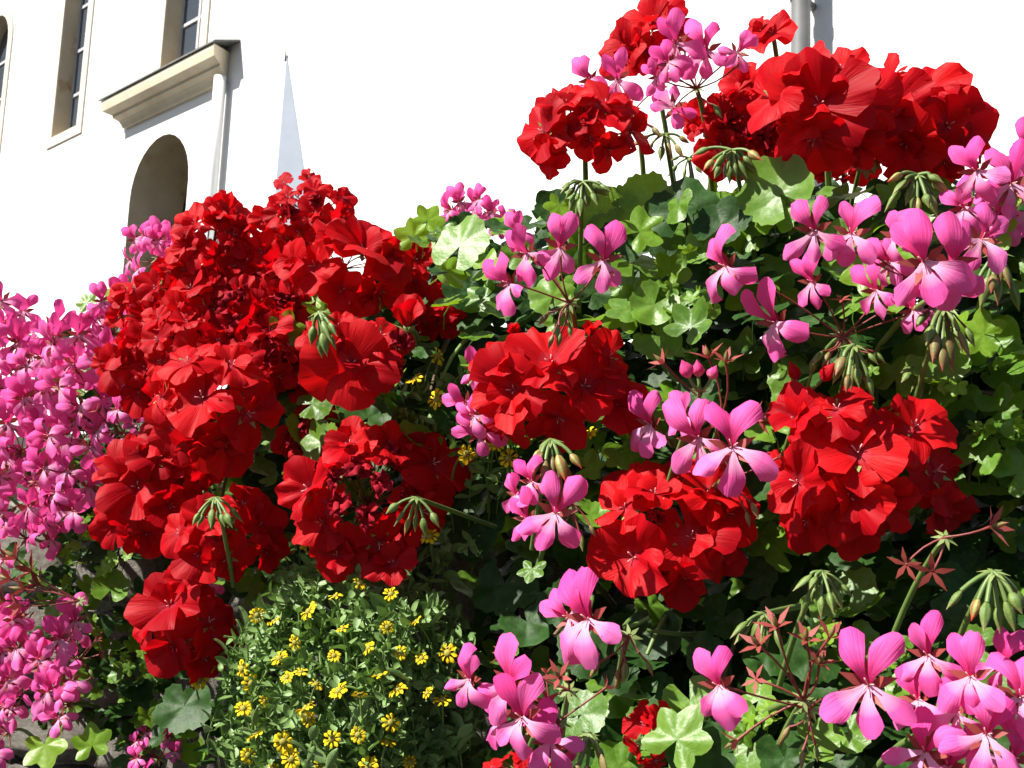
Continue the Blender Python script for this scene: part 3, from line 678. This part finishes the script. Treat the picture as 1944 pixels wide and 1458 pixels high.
# young crinkled shoots: little leaves crowded at the shoot tips
for (x, y) in [(1280, 585), (1250, 560), (1640, 700), (1800, 720), (1610, 780), (1860, 820), (1700, 800), (150, 1120), (170, 1000), (1560, 1200), (1690, 1240), (220, 1060), (250, 1260), (1440, 1360), (1400, 1370), (1920, 820), (1510, 1010), (1300, 480), (1330, 570), (130, 1050), (160, 1180), (690, 560), (640, 575)]:
    for q in range(7): add_leaf(x+rnd(-26, 26), y+rnd(-22, 22), rnd(.01, .05), rnd(.006, .010), random.choice(('lime', 'ivy', 'round')), .8)
for k_, (r_, base, n, mb) in plants.items():
    o = link('inner_leaves', mesh('inner_leaves', mb.v, mb.f, M['leafshade'], True, mb.uv), r_); tag(o, kind='stuff')
    # trailing woody stems inside the plant
    for q in range(14):
        x0 = {'left': 450, 'mid': 1000, 'right': 1650, 'low': 1350}[k_] + rnd(-280, 280); y0 = {'left': 800, 'mid': 700, 'right': 700, 'low': 1150}[k_]
        a = P(x0, y0, Dist(x0, y0)+.24) ; c = P(x0+rnd(-90, 90), y0-rnd(-80, 160), Dist(x0, y0)+.10); d = P(x0+rnd(-160, 160), y0+rnd(20, 260), Dist(x0, y0)+.09)
        b = MB(); b.tube([p-base for p in curve3(a, c, d, 8)], [.003-.0002*i for i in range(8)], 6, False); b.build('stem', random.choice((M['stem'], M['woodstem'])), r_)

# ------------------------------------------------------------------ red flower heads
RS = ('red', 'red', 'scarlet'); SR = ('scarlet', 'scarlet', 'red')
red_head('full round scarlet head above small yellow daisies, between pink blooms', 1045, 722, 165, 112, n=13, mats=SR, extra=[(1120, 640, 34, 1.1, .02), (975, 640, 30, 1.2, .03)], florets=[(978, 742, 86, -0.5, 0.1), (1045, 692, 82, -0.1, 0.7), (1108, 735, 85, 0.3, 0.2), (1060, 790, 72, 0.1, -0.6), (1165, 765, 62, 0.8, -0.1), (1152, 682, 58, 0.7, 0.5), (955, 690, 56, -0.7, 0.7), (965, 800, 58, -0.5, -0.7)])
red_head('wide scarlet head below the hanging buds at the right', 1640, 885, 205, 148, n=18, mats=SR, wilt=2, florets=[(1628, 862, 100, -0.1, 0.45), (1517, 917, 84, -0.6, 0), (1612, 940, 82, -0.1, -0.45), (1512, 795, 60, -0.6, 0.7), (1730, 813, 78, 0.5, 0.6), (1773, 895, 85, 0.8, 0.1), (1682, 940, 62, 0.3, -0.2), (1534, 985, 62, -0.4, -0.8), (1625, 1000, 62, 0, -0.8), (1775, 962, 70, 0.8, -0.5), (1590, 780, 66, -0.1, 1), (1690, 870, 40, 0, 0.2, 1), (1660, 910, 36, 0, 0, 1)])
red_head('red head with two open flowers underneath the pale-centred pink bloom', 1262, 1000, 155, 148, n=14, mats=SR, wilt=1, florets=[(1204, 1058, 96, -0.3, -0.15), (1310, 1022, 84, 0.15, 0.1), (1345, 940, 74, 0.4, 0.7), (1187, 966, 66, -0.6, 0.6), (1378, 975, 64, 0.8, 0.2), (1296, 1085, 66, 0.2, -0.7), (1243, 940, 58, -0.1, 1), (1245, 990, 36, 0, 0.3, 1), (1365, 1050, 58, 0.7, -0.5)])
red_head('large red head with crumpled wilted centre over the yellow bush', 700, 935, 148, 125, n=19, mats=RS, wilt=7, extra=[(745, 1070, 62, .1, -.02), (640, 1055, 48, .3, -.015), (830, 890, 52, .2, .02), (665, 850, 44, .6, -.01)], florets=[(590, 930, 74, -0.8, 0.1), (640, 1035, 66, -0.4, -0.6), (665, 848, 58, -0.3, 0.8), (820, 880, 72, 0.7, 0.3), (800, 970, 68, 0.8, -0.3), (615, 990, 62, -0.7, -0.3), (735, 850, 55, 0.2, 0.9), (720, 1030, 64, 0.2, -0.6), (680, 895, 48, -0.1, 0.3, 1), (722, 920, 50, 0.1, 0.1, 1), (650, 960, 48, -0.3, 0, 1), (700, 975, 50, 0, -0.2, 1), (742, 880, 46, 0.2, 0.4, 1), (770, 935, 44, 0.4, 0, 1), (640, 910, 42, -0.3, 0.3, 1)])
red_head('red head on a bare upright stalk with dark pedicels showing below', 1108, 240, 115, 88, D=.82, n=11, mats=RS, wilt=1, root_px=(1112, 460, .90), axis=Vector((-.55, -.2, .75)).normalized(), cover=.2, florets=[(1035, 252, 62, -0.9, 0.2), (1078, 198, 58, -0.4, 0.9), (1150, 205, 66, 0.3, 0.7), (1195, 250, 52, 0.9, 0.2), (1152, 282, 46, 0.5, -0.5), (1048, 292, 45, -0.6, -0.6), (1108, 212, 52, 0, 0.5), (1118, 262, 44, 0.1, -0.3), (1078, 248, 44, -0.4, 0.1), (1110, 240, 30, 0, 0.4, 1)])
red_head('highest red head standing behind the thin pink blooms', 1228, 68, 82, 60, D=.92, n=8, mats=RS, root_px=(1290, 430, 1.0), axis=Vector((-.5, -.2, .8)).normalized(), extra=[(1180, 95, 42, .4, .0)], florets=[(1195, 92, 55, -0.5, 0.3), (1240, 45, 60, 0, 0.6), (1285, 60, 45, 0.6, 0.4), (1168, 108, 42, -0.8, 0), (1228, 98, 48, 0.1, -0.1)])
red_head('small sparse red head with one open flower near the drainpipe', 1468, 62, 52, 40, D=.90, n=3, mats=RS, root_px=(1500, 420, .96), axis=Vector((-.3, -.2, .9)).normalized(), florets=[(1466, 66, 56, -.2, .75), (1445, 62, 34, -.6, .9)])
red_head('red head with shrivelled flowers on the left of the upright row', 1420, 235, 95, 100, D=.84, n=13, mats=RS, wilt=4, root_px=(1450, 470, .90))
red_head('broad red head with wide open petals in the middle of the upright row', 1562, 200, 115, 102, D=.76, n=12, mats=SR, root_px=(1575, 500, .86), florets=[(1556, 198, 98, -0.1, 0.15), (1475, 185, 74, -0.7, 0.4), (1545, 262, 76, -0.2, -0.6), (1638, 200, 80, 0.5, 0.3), (1600, 135, 60, 0.1, 0.9), (1520, 130, 56, -0.4, 0.9), (1625, 270, 60, 0.5, -0.5)])
red_head('dark shaded red head at the right end of the upright row', 1750, 232, 118, 102, D=.79, n=13, mats=RS, root_px=(1690, 520, .88), florets=[(1690, 205, 84, -0.4, 0.3), (1720, 270, 74, -0.2, -0.3), (1762, 175, 64, 0.1, 0.9), (1795, 240, 84, 0.5, 0.1), (1845, 262, 54, 1, 0.1), (1790, 300, 64, 0.4, -0.6), (1690, 150, 48, -0.4, 0.9)])
red_head('dim red head low behind the upright row beside the green buds', 1600, 300, 85, 55, D=.86, n=8, mats=('red',), root_px=(1600, 520, .92))
red_head('topmost red head of the crowded left mass', 598, 400, 100, 62, D=1.00, n=10, mats=RS, wilt=2)
red_head('red head with one raised round petal, left of the topmost one', 395, 480, 78, 92, D=1.03, n=11, mats=RS, extra=[(402, 402, 30, .1, 0)])
red_head('glowing scarlet head under the topmost head, above hanging green buds', 655, 500, 132, 82, D=.94, n=13, mats=SR, florets=[(600, 508, 70, -0.5, 0.25), (690, 478, 74, 0.2, 0.6), (650, 550, 62, 0, -0.4), (735, 500, 60, 0.7, 0.2), (560, 500, 54, -0.8, 0.1), (640, 455, 52, -0.1, 1), (720, 550, 50, 0.5, -0.5)])
red_head('red head at the centre of the left mass beside the topmost heads', 500, 470, 75, 70, D=1.04, n=9, mats=RS)
red_head('red head touching the little pink flowers of the left mass', 278, 590, 85, 70, D=1.06, n=10, mats=RS)
red_head('red head with dried brown flowers in the middle of the left mass', 425, 590, 115, 75, D=1.02, n=13, mats=RS, wilt=4)
red_head('red head between the pink mass and the big bright head', 280, 690, 80, 80, D=1.04, n=10, mats=RS)
red_head('big bright red head facing outward on the left mass', 400, 760, 130, 112, D=.95, n=14, mats=SR, florets=[(385, 757, 84, -0.2, 0.25), (470, 785, 70, 0.5, 0), (340, 815, 70, -0.5, -0.4), (440, 695, 60, 0.2, 0.7), (385, 845, 64, 0, -0.8), (430, 840, 58, 0.3, -0.6), (310, 750, 56, -0.8, 0.2), (360, 690, 56, -0.3, 0.8)])
red_head('red head with loose open petals beside dark wilted ones', 690, 670, 98, 92, D=.88, n=9, mats=SR, wilt=3, florets=[(668, 690, 88, -0.15, -0.1), (722, 640, 54, 0.4, 0.5), (600, 650, 50, -0.7, 0.3), (755, 655, 46, 0.5, 0.3, 1), (742, 700, 46, 0.4, -0.2, 1), (640, 655, 44, -0.3, 0.2, 1), (640, 625, 48, -0.2, 0.9)])
red_head('red flower pair behind the half-open red bud', 835, 590, 62, 62, D=.98, n=5, mats=('red',))
red_head('dark crumpled red head in shade between the big heads', 600, 690, 70, 95, D=1.02, n=10, mats=('red', 'wilt'), wilt=5)
red_head('wilted head hanging in shade above the crumpled large head', 605, 840, 60, 62, D=1.00, n=7, mats=('red', 'wilt'), wilt=4)
red_head('deep red head on the shady side next to the pink mass', 275, 930, 78, 105, D=1.03, n=11, mats=('red',), florets=[(262, 925, 76, -0.2, 0.2), (230, 985, 56, -0.7, -0.4), (300, 870, 56, 0.2, 0.8), (320, 960, 58, 0.7, -0.1), (275, 1010, 52, 0, -0.8), (225, 880, 50, -0.7, 0.6)])
red_head('ragged red head around the hanging pair of buds', 425, 1010, 108, 82, D=.99, n=11, mats=RS, wilt=2, florets=[(400, 985, 48, -0.2, 0.5), (490, 1000, 58, 0.5, 0.3), (380, 1050, 52, -0.5, -0.3), (430, 1060, 50, 0, -0.6), (460, 960, 44, 0.3, 0.8), (505, 1045, 46, 0.8, -0.4), (345, 1010, 46, -0.8, 0.1), (420, 1020, 34, 0, 0, 1)])
red_head('lowest red head of the left mass, half in shade by the yellow bush', 350, 1185, 92, 102, D=1.0, n=13, mats=('red',), florets=[(325, 1150, 72, -0.4, 0.35), (395, 1180, 60, 0.6, 0.2), (330, 1225, 58, -0.4, -0.5), (385, 1245, 54, 0.4, -0.7), (290, 1190, 46, -0.9, 0), (350, 1105, 44, 0, 1), (430, 1230, 42, 1, -0.2)])
red_head('red head under the one with the raised round petal', 350, 560, 85, 75, D=1.04, n=9, mats=RS)
red_head('red head wedged between the glowing scarlet head and the dried brown flowers', 540, 560, 85, 70, D=1.03, n=9, mats=RS, wilt=2)
red_head('red head directly above the big bright outward-facing head', 360, 665, 95, 75, D=1.0, n=9, mats=SR)
red_head('red head squeezed between the big bright head and the loose open petals', 500, 680, 80, 80, D=1.0, n=9, mats=RS, wilt=2)
red_head('shaded red head beneath the big bright outward-facing head', 350, 870, 105, 70, D=1.04, n=9, mats=('red',))
red_head('red head overlapping the glowing scarlet head beside the pale green leaves', 755, 510, 62, 58, D=.97, n=6, mats=RS)
red_head('partly hidden red head behind the thick green leaf at the bottom', 1232, 1395, 48, 78, D=.66, n=5, mats=SR)
red_head('red head peeping out under the lowest pink blooms', 985, 1470, 70, 42, D=.66, n=6, mats=SR)

# ------------------------------------------------------------------ pink flower heads
pink_head('open pink head with four blooms above the full round scarlet head', 1080, 575, [(1063, 470, 140, 12, 0), (1145, 495, 148, 4, 5), (968, 538, 130, -32, -50), (1000, 482, 125, -30, -35), (985, 440, 90, -10, -30, .03)], D=.74, buds=5)
pink_head('pink head with narrow side-facing blooms and red bud, over the wide scarlet head', 1600, 640, [(1380, 506, 150, -28, -55), (1474, 612, 170, -28, -50), (1542, 535, 110, -15, -35), (1664, 552, 125, -25, -35), (1735, 590, 110, -30, -10)], D=.70, buds=8, spent=2)
pink_head('crowded pink head with pale-throated bloom beside the long hanging buds', 1790, 560, [(1547, 438, 150, -5, -15), (1616, 445, 150, 8, 5), (1755, 497, 195, -22, -15, -.02), (1806, 500, 190, 6, 25, -.01), (1700, 450, 120, 5, -20, .02), (1862, 455, 150, 30, 30), (1690, 500, 110, -30, -30, .02)], D=.66, buds=8)
pink_head('upper pink head leaning out beside the dark end of the red row', 1900, 455, [(1919, 350, 165, 0, 10), (1856, 325, 140, -22, -25), (1950, 285, 130, 10, 10), (1832, 395, 120, -30, -30), (1895, 410, 140, 20, 10), (1960, 400, 140, 30, 20)], D=.70)
pink_head('pink head with bright white-throated bloom above the twin open red flowers', 1395, 905, [(1326, 832, 165, -24, -28), (1390, 850, 190, -4, 0, -.02), (1300, 790, 110, -12, -30, .02)], D=.69, spent=4, buds=2)
pink_head('shaded pink bloom tucked right behind the full round scarlet head', 1260, 830, [(1236, 806, 140, -6, -45)], D=.78, buds=1)
pink_head('pink head between the crumpled red head and the twin open red flowers', 1085, 955, [(1000, 985, 115, -25, -40), (1055, 975, 165, 12, -5, -.015), (1010, 915, 105, -18, -30, .02), (980, 940, 90, -10, -40, .02)], D=.72, buds=4)
pink_head('single pink bloom with hanging russet buds over the dark gap', 1195, 1208, [(1118, 1176, 190, -18, -25), (1082, 1172, 130, -60, -45, .012)], D=.66, buds=5)
pink_head('tall pink head of four blooms beside the yellow bush', 1060, 1370, [(892, 1290, 125, 8, -35), (972, 1300, 175, 14, -30), (992, 1362, 185, -10, -25, -.015), (1046, 1408, 150, -20, 0), (950, 1370, 120, -20, -40, .01)], D=.62, buds=3, spent=2)
pink_head('pink head with one large symmetric bloom and bare red pedicels', 1535, 1345, [(1366, 1302, 165, -22, -30), (1649, 1300, 222, 0, 0, -.02)], D=.58, buds=3)
spent_cluster('fan of bare dark red pedicels beside the large symmetric pink bloom', 1525, 1330, [(1440, 1225, 0), (1435, 1290, 1), (1475, 1190, 0), (1530, 1215, 0), (1575, 1210, 0), (1400, 1405, 0), (1555, 1260, 0)], D=.60, size=38)
pink_head('dense pink head of overlapping blooms in the lower corner', 1830, 1400, [(1843, 1286, 165, -12, -10), (1762, 1245, 150, -10, -10, .02), (1936, 1325, 190, 5, 10), (1757, 1428, 180, 24, -10), (1872, 1395, 180, 5, 5, -.015), (1744, 1330, 140, -20, -25, .02), (1815, 1352, 130, 0, 0), (1800, 1455, 150, 10, 0), (1920, 1440, 180, 20, 10), (1905, 1260, 130, 15, 0, .02)], D=.56, buds=2)
pink_head('thin-stalked pink head in front of the highest red head', 1322, 168, [(1284, 84, 125, -14, -15), (1341, 96, 125, -4, 0), (1400, 100, 95, 35, 25), (1246, 146, 70, -30, -20), (1278, 205, 110, 140, 0), (1268, 120, 90, -30, -10)], D=.80, root_px=(1355, 440, .88), spent=4, buds=1)
pink_head('pink head of slim blooms left of the highest red head', 1200, 215, [(1172, 150, 115, -8, -10), (1120, 152, 100, -25, -30), (1135, 178, 80, -50, -20), (1252, 165, 70, 20, 0)], D=.86, root_px=(1225, 400, .92), buds=2)
pink_random('little distant pink head behind the pale green leaves', 900, 425, 9, 50, 66, D=1.05, spread=95, buds=2)
pink_head('pink flowers half hidden behind the full round scarlet head', 950, 790, [(905, 705, 95, 5, -20), (885, 765, 95, -60, -20), (908, 820, 110, -70, -10), (900, 790, 90, -30, -30)], D=.80)
pink_random('small pink head in front of the arched doorway', 300, 490, 10, 52, 66, D=1.12, spread=120)
PG = 'pink heads in the mass beside the stone wall'
PL = 'pink geranium head deep inside the dense pink mass beside the red heads'
for (x, y, n, rd, h, lb) in [(45, 620, 6, 64, 96, 'pink head rising at the top of the pink mass against the white church wall'), (100, 690, 6, 62, 92, 0), (215, 620, 8, 62, 88, 'pink head leaning on the red head at the top of the pink mass'), (155, 670, 7, 62, 90, 'pink head beside the small leaf tips at the top of the pink mass'),
        (30, 745, 6, 66, 96, 0), (120, 775, 7, 68, 96, 0), (190, 735, 6, 56, 88, 'pink head of the mass touching the red head above the big bright one'), (40, 845, 7, 72, 98, 0), (130, 855, 7, 62, 96, 0), (60, 925, 7, 72, 100, 0), (235, 810, 4, 40, 66, 'little pink head of few blooms between the pink mass and the big bright red head'),
        (5, 660, 5, 60, 92, 0), (130, 930, 5, 50, 96, 'pink head of the mass next to the deep red shady head'), (50, 1010, 7, 64, 100, 'pink head ending the dense pink mass just above the bare stone wall'), (90, 970, 5, 56, 96, 0), (-60, 760, 7, 70, 94, 0), (-50, 900, 7, 70, 98, 0)]:
    pink_random(lb or PL, x, y+14, max(4, n-1), rd*1.12, h*rnd(.9, 1.05), group=PG, ax=rnd(-50, -10), spread=130, spent=5, buds=1)
PL2 = 'pink geranium head hanging in front of the bare stone wall'
for (x, y, n, rd, h, lb) in [(150, 1255, 6, 76, 92, 'wide pink head on long bare pedicels beside the lowest red head'), (40, 1210, 7, 60, 84, 'pink head directly below the spray of bare reddish pedicels'), (50, 1300, 6, 66, 92, PL2), (130, 1340, 4, 52, 88, 'few-flowered pink head above the bright lime leaves on the wall'), (15, 1390, 4, 48, 92, PL2)]:
    pink_random(lb, x, y, n, rd, h, group='pink heads hanging before the wall', ax=-70, spread=85, spent=4, buds=2)
pink_random('small pink head low down among dark leaves by the wall foot', 300, 1440, 6, 50, 52, D=1.12, ax=-40, spread=120)
pink_random('pair of shaded pink petals above the lowest red head of the left mass', 385, 1120, 2, 24, 66, D=1.05)
spent_cluster('spray of bare reddish pedicels over the stone wall', 150, 1140, [(30, 1060, 0), (20, 1100, 0), (45, 1120, 0), (60, 1085, 0), (10, 1140, 0), (75, 1110, 0), (40, 1150, 0)], D=1.1, size=36)

# ------------------------------------------------------------------ buds and spent heads
G = 'green'; GR = ('green', 'green', 'red')
bud_cluster('hanging green buds in front of the glowing scarlet head', 605, 592, 6, 46, G, D=.84, ang=165, spread=34, stem=(690, 640, .95))
bud_cluster('slender green buds hanging over the ragged red head', 408, 945, 8, 40, G, D=.90, ang=175, spread=55)
bud_cluster('pale plump buds at the edge of the crumpled large red head', 790, 945, 6, 38, ('green', 'green', 'red'), D=.80, ang=190, spread=70, stem=(940, 1000, .92))
bud_cluster('spiky green bud cluster on the bare stalk of the upright red head', 1105, 345, 11, 36, G, D=.80, ang=180, spread=95)
bud_cluster('red and green nodding buds left of the upright red row', 1390, 285, 12, 42, GR, D=.77, ang=180, spread=95, stem=(1440, 520, .84))
bud_cluster('large nodding green bud cluster below the dark end of the red row', 1742, 332, 13, 46, ('green', 'green', 'green', 'red'), D=.72, ang=180, spread=95, stem=(1735, 480, .80))
bud_cluster('red-tipped buds just under the red row', 1640, 290, 6, 34, GR, D=.79, ang=170, spread=80)
bud_cluster('dark plump buds on a thin stalk among the upright flowers', 1262, 255, 6, 34, ('red', 'green', 'brown'), D=.88, ang=180, spread=95, stem=(1290, 420, .95))
bud_cluster('small dark green buds against the white church wall', 1308, 300, 7, 28, G, D=.92, ang=170, spread=120, stem=(1330, 420, .98))
bud_cluster('green bud cluster over dark leaves, under the wide scarlet head', 1560, 1085, 9, 44, G, D=.62, ang=180, spread=72)
bud_cluster('star-like cluster of fat hanging buds at the lower right', 1885, 1085, 7, 62, ('green', 'red', 'green'), D=.58, ang=180, spread=62)
bud_cluster('small pointed buds beside the bare red pedicels', 1450, 1165, 6, 44, G, D=.62, ang=195, spread=62, stem=(1520, 1150, .70))
bud_cluster('long russet buds hanging below the crowded pink head', 1790, 585, 9, 62, ('brown', 'brown', 'green'), D=.67, ang=180, spread=32, len_=1.25)
bud_cluster('long buds hanging under the narrow side-facing pink blooms', 1620, 655, 7, 58, ('brown', 'green'), D=.69, ang=185, spread=42, len_=1.3)
bud_cluster('slim brown buds hanging at the far right under the upper pink head', 1895, 480, 8, 58, ('brown', 'green', 'brown'), D=.69, ang=182, spread=38, len_=1.1)
bud_cluster('pale green bud pair in the leaves right of the long hanging buds', 1760, 690, 6, 40, G, D=.74, ang=200, spread=70)
bud_cluster('drooping buds under the full round scarlet head', 1045, 835, 9, 54, ('brown', 'red', 'brown'), D=.76, ang=180, spread=55)
bud_cluster('russet buds at the lower centre beneath the four-bloom pink head', 1120, 1395, 6, 50, ('brown', 'pink'), D=.62, ang=190, spread=60)
bud_cluster('reddish buds above the pale-throated bloom near the leaves', 1330, 745, 3, 46, ('pink', 'pink', 'brown'), D=.70, ang=0, spread=50)
bud_cluster('single plump red bud above the wide scarlet head', 1530, 745, 3, 44, ('redbud', 'green', 'green'), D=.72, ang=10, spread=70)
red_head('half-open tulip-shaped red bud among the left red heads', 775, 625, 30, 30, D=.86, n=0, mats=SR, root_px=(800, 680, 1.0), extra=[(772, 622, 60, 1.22, 0)])
spent_cluster('upright bare red calyxes among the green leaves', 1370, 790, [(1345, 680, 0), (1378, 688, 0), (1430, 790, 0), (1440, 800, 0), (1260, 690, 0)], D=.73, size=34)
spent_cluster('four-pointed red star calyx under the wide scarlet head', 1795, 1020, [(1720, 1072, 1), (1770, 1085, 1), (1880, 1000, 0)], D=.62, size=44)
spent_cluster('red calyx stars between the pink bloom and the four-bloom head', 1080, 1310, [(1062, 1285, 0), (960, 1240, 0), (1040, 1330, 1)], D=.63, size=34)

# ------------------------------------------------------------------ yellow-flowered bush
bb = P(660, 1420, 1.12); bush = empty('yellow_daisy_bush', bb)
tag(bush, 'low grey-green bush with small leaves and yellow daisies', 'bush')
nl = 0; rest = MB()
def bushD(x, y): 
    q = min(1, ((x-660)/260)**2 + ((y-1330)/290)**2); return .865 + .10*q - .045*(x-660)/260
def sprig(p, d, n, s):
    """opposite pairs of small leaves along a stem from p in direction d"""
    global nl
    up_ = d.orthogonal().normalized(); up_ = Matrix.Rotation(rnd(0, 6), 3, d) @ up_
    for i in range(n):
        q = p + d*(s*.62*i); ax = Matrix.Rotation(i*1.57 + rnd(-.2, .2), 3, d) @ up_; k_ = s*(1-.13*i)*rnd(.85, 1.2)
        for sg in (-1, 1):
            yv = (ax*sg + d*(.35+.28*i/n*2)).normalized(); zv = d - yv*d.dot(yv)
            m = Matrix.Translation(-bb) @ frame(q, zv, yv) @ Matrix.Diagonal((k_*1.05, k_, k_, 1)); me = random.choice(SL)
            if nl < 300 and i >= n-3: link('leaf', me, bush, m); nl += 1
            else:
                uu = [(0, 0)]*len(me.vertices); ul = me.uv_layers[0].data
                for lp in me.loops: uu[lp.vertex_index] = tuple(ul[lp.index].uv)
                rest.add([m @ v.co for v in me.vertices], [tuple(f_.vertices) for f_ in me.polygons], uu)
    return p + d*(s*.62*n)
pts = []
t = 0
while len(pts) < 420 and t < 9000:
    t += 1; x, y = rnd(410, 930), rnd(1060, 1560)
    if not in_bush(x, y): continue
    if any((x-a)**2+(y-b)**2 < 13*13 for a, b in pts): continue
    pts.append((x, y))
for i, (x, y) in enumerate(pts + [(760+rnd(-20, 20), 800+rnd(-20, 20)) for _ in range(5)] + [(rnd(780, 1000), rnd(690, 930)) for _ in range(34)] + [(rnd(800, 880), rnd(990, 1080)) for _ in range(6)] + [(rnd(470, 560), rnd(1000, 1080)) for _ in range(7)] + [(rnd(540, 640), rnd(760, 860)) for _ in range(8)] + [(rnd(850, 960), rnd(1350, 1480)) for _ in range(8)]):
    inb = i < len(pts); D_ = bushD(x, y) + rnd(-.035, .02) if inb else Dist(x, y) + rnd(.04, .09)
    if not inb and y > 1200: D_ = .93
    p = P(x, y, D_); d = (toCam(p)*rnd(.2, .9) + Vector((-.1+ (x-660)/500*.6, 0, .5)) + rvec()*.75).normalized()
    s = rnd(.012, .0185); n = random.choice((3, 3, 4)); st = p - d*s*1.6
    sprig(st, d, n, s)
    tb = MB(); back = st + Vector((0, .05, -.03)); tb.tube([q-bb for q in curve3(back, st-d*.02, st+d*s*2, 5)], .0009, 4, False); rest.add(tb.v, tb.f, [(.5, .5)]*len(tb.v))
for q in range(700):                                    # shaded leaves deeper in
    x, y = rnd(420, 920), rnd(1080, 1540)
    if not in_bush(x, y): continue
    p = P(x, y, bushD(x, y)+rnd(.03, .10)); d = rvec(); me = random.choice(SL); m = Matrix.Translation(-bb) @ frame(p, d, rvec()) @ Matrix.Scale(rnd(.012, .018), 4)
    rest.add([m @ v.co for v in me.vertices], [tuple(f_.vertices) for f_ in me.polygons], [(.5, .5)]*len(me.vertices))
o = link('small_leaves', mesh('small_leaves', rest.v, rest.f, M['smallleaf'], True, rest.uv), bush); tag(o, kind='stuff')
# daisies
def dome():
    b = MB(); n = 9; pr = [(.36, 0), (.36, .1), (.28, .2), (.15, .26), (.02, .28)]
    v = [(r_*math.cos(6.283*k_/n), r_*math.sin(6.283*k_/n), z_) for r_, z_ in pr for k_ in range(n)]
    b.add(v, [(i*n+k_, i*n+(k_+1) % n, (i+1)*n+(k_+1) % n, (i+1)*n+k_) for i in range(4) for k_ in range(n)]); return mesh('disc', b.v, b.f, M['disc'], True, b.uv)
DISC = dome()
def daisy(label, x, y, D, rad, grp):
    p = P(x, y, D); nz = (toCam(p)*rnd(.4, 1.0) + Vector((-.2, 0, .5)) + rvec()*.75).normalized(); r_ = rad*D/FPX
    base = p - nz*.02 + Vector((0, .03, -.02)); root = empty('yellow_daisy', base); tag(root, label, 'flower', grp)
    stalk(root, base, curve3(base, p - nz*.015, p), .0009)
    m = frame(p, nz, rvec()); put(root, base, 'disc', DISC, m @ Matrix.Scale(r_, 4)); n = random.choice((9, 10, 11, 12))
    for i in range(n):
        s = rnd(.85, 1.08)*r_*.8
        put(root, base, 'petal', random.choice(PET['daisy']), m @ Matrix.Rotation(6.283*i/n + rnd(-.08, .08), 4, 'Z') @ Matrix.Translation((0, r_*.26, r_*.04)) @ Matrix.Rotation(rnd(-.3, .35), 4, 'X') @ Matrix.Diagonal((s, s, s, 1)))
for (x, y) in [(637, 1132), (586, 1161), (650, 1194), (560, 1220), (634, 1245), (571, 1276), (722, 1283), (477, 1298), (643, 1312), (683, 1319), (462, 1345), (586, 1365), (742, 1372), (485, 1395), (630, 1403), (538, 1408), (735, 1408), (471, 1434), (553, 1441), (489, 1168), (735, 1191), (742, 1128), (545, 1286), (502, 1332), (811, 1316), (778, 1447), (580, 1345), (800, 1250), (460, 1270), (700, 1455), (520, 1460), (682, 1108), (700, 1230), (760, 1240), (520, 1180), (600, 1300), (680, 1395), (790, 1180), (840, 1330), (610, 1450), (530, 1250), (755, 1310), (850, 1240)]:
    daisy('small yellow daisy among the leaves of the grey-green bush', x, y, bushD(x, y)-.035, rnd(13, 21), 'yellow daisies on the bush')
for (x, y, dz) in [(831, 1411, .95), (870, 1377, .93), (897, 1437, .93), (425, 1197, 1.0), (416, 1265, 1.0), (378, 1288, 1.02), (620, 1079, .95), (581, 1026, .98), (815, 1018, .90)]:
    daisy('yellow daisy standing apart at the rim of the grey-green bush', x, y, dz, 20, 'yellow daisies at the rim of the bush')
for (x, y, dz) in [(830, 676, .93), (788, 720, .93), (829, 758, .89), (733, 809, .95), (872, 720, .93), (939, 846, .88), (966, 870, .88), (885, 862, .87), (1118, 826, .86), (905, 865, .90)]:
    daisy('yellow daisy in the shady hollow left of the full round scarlet head', x, y, dz, 20, 'yellow daisies in the shady hollow')
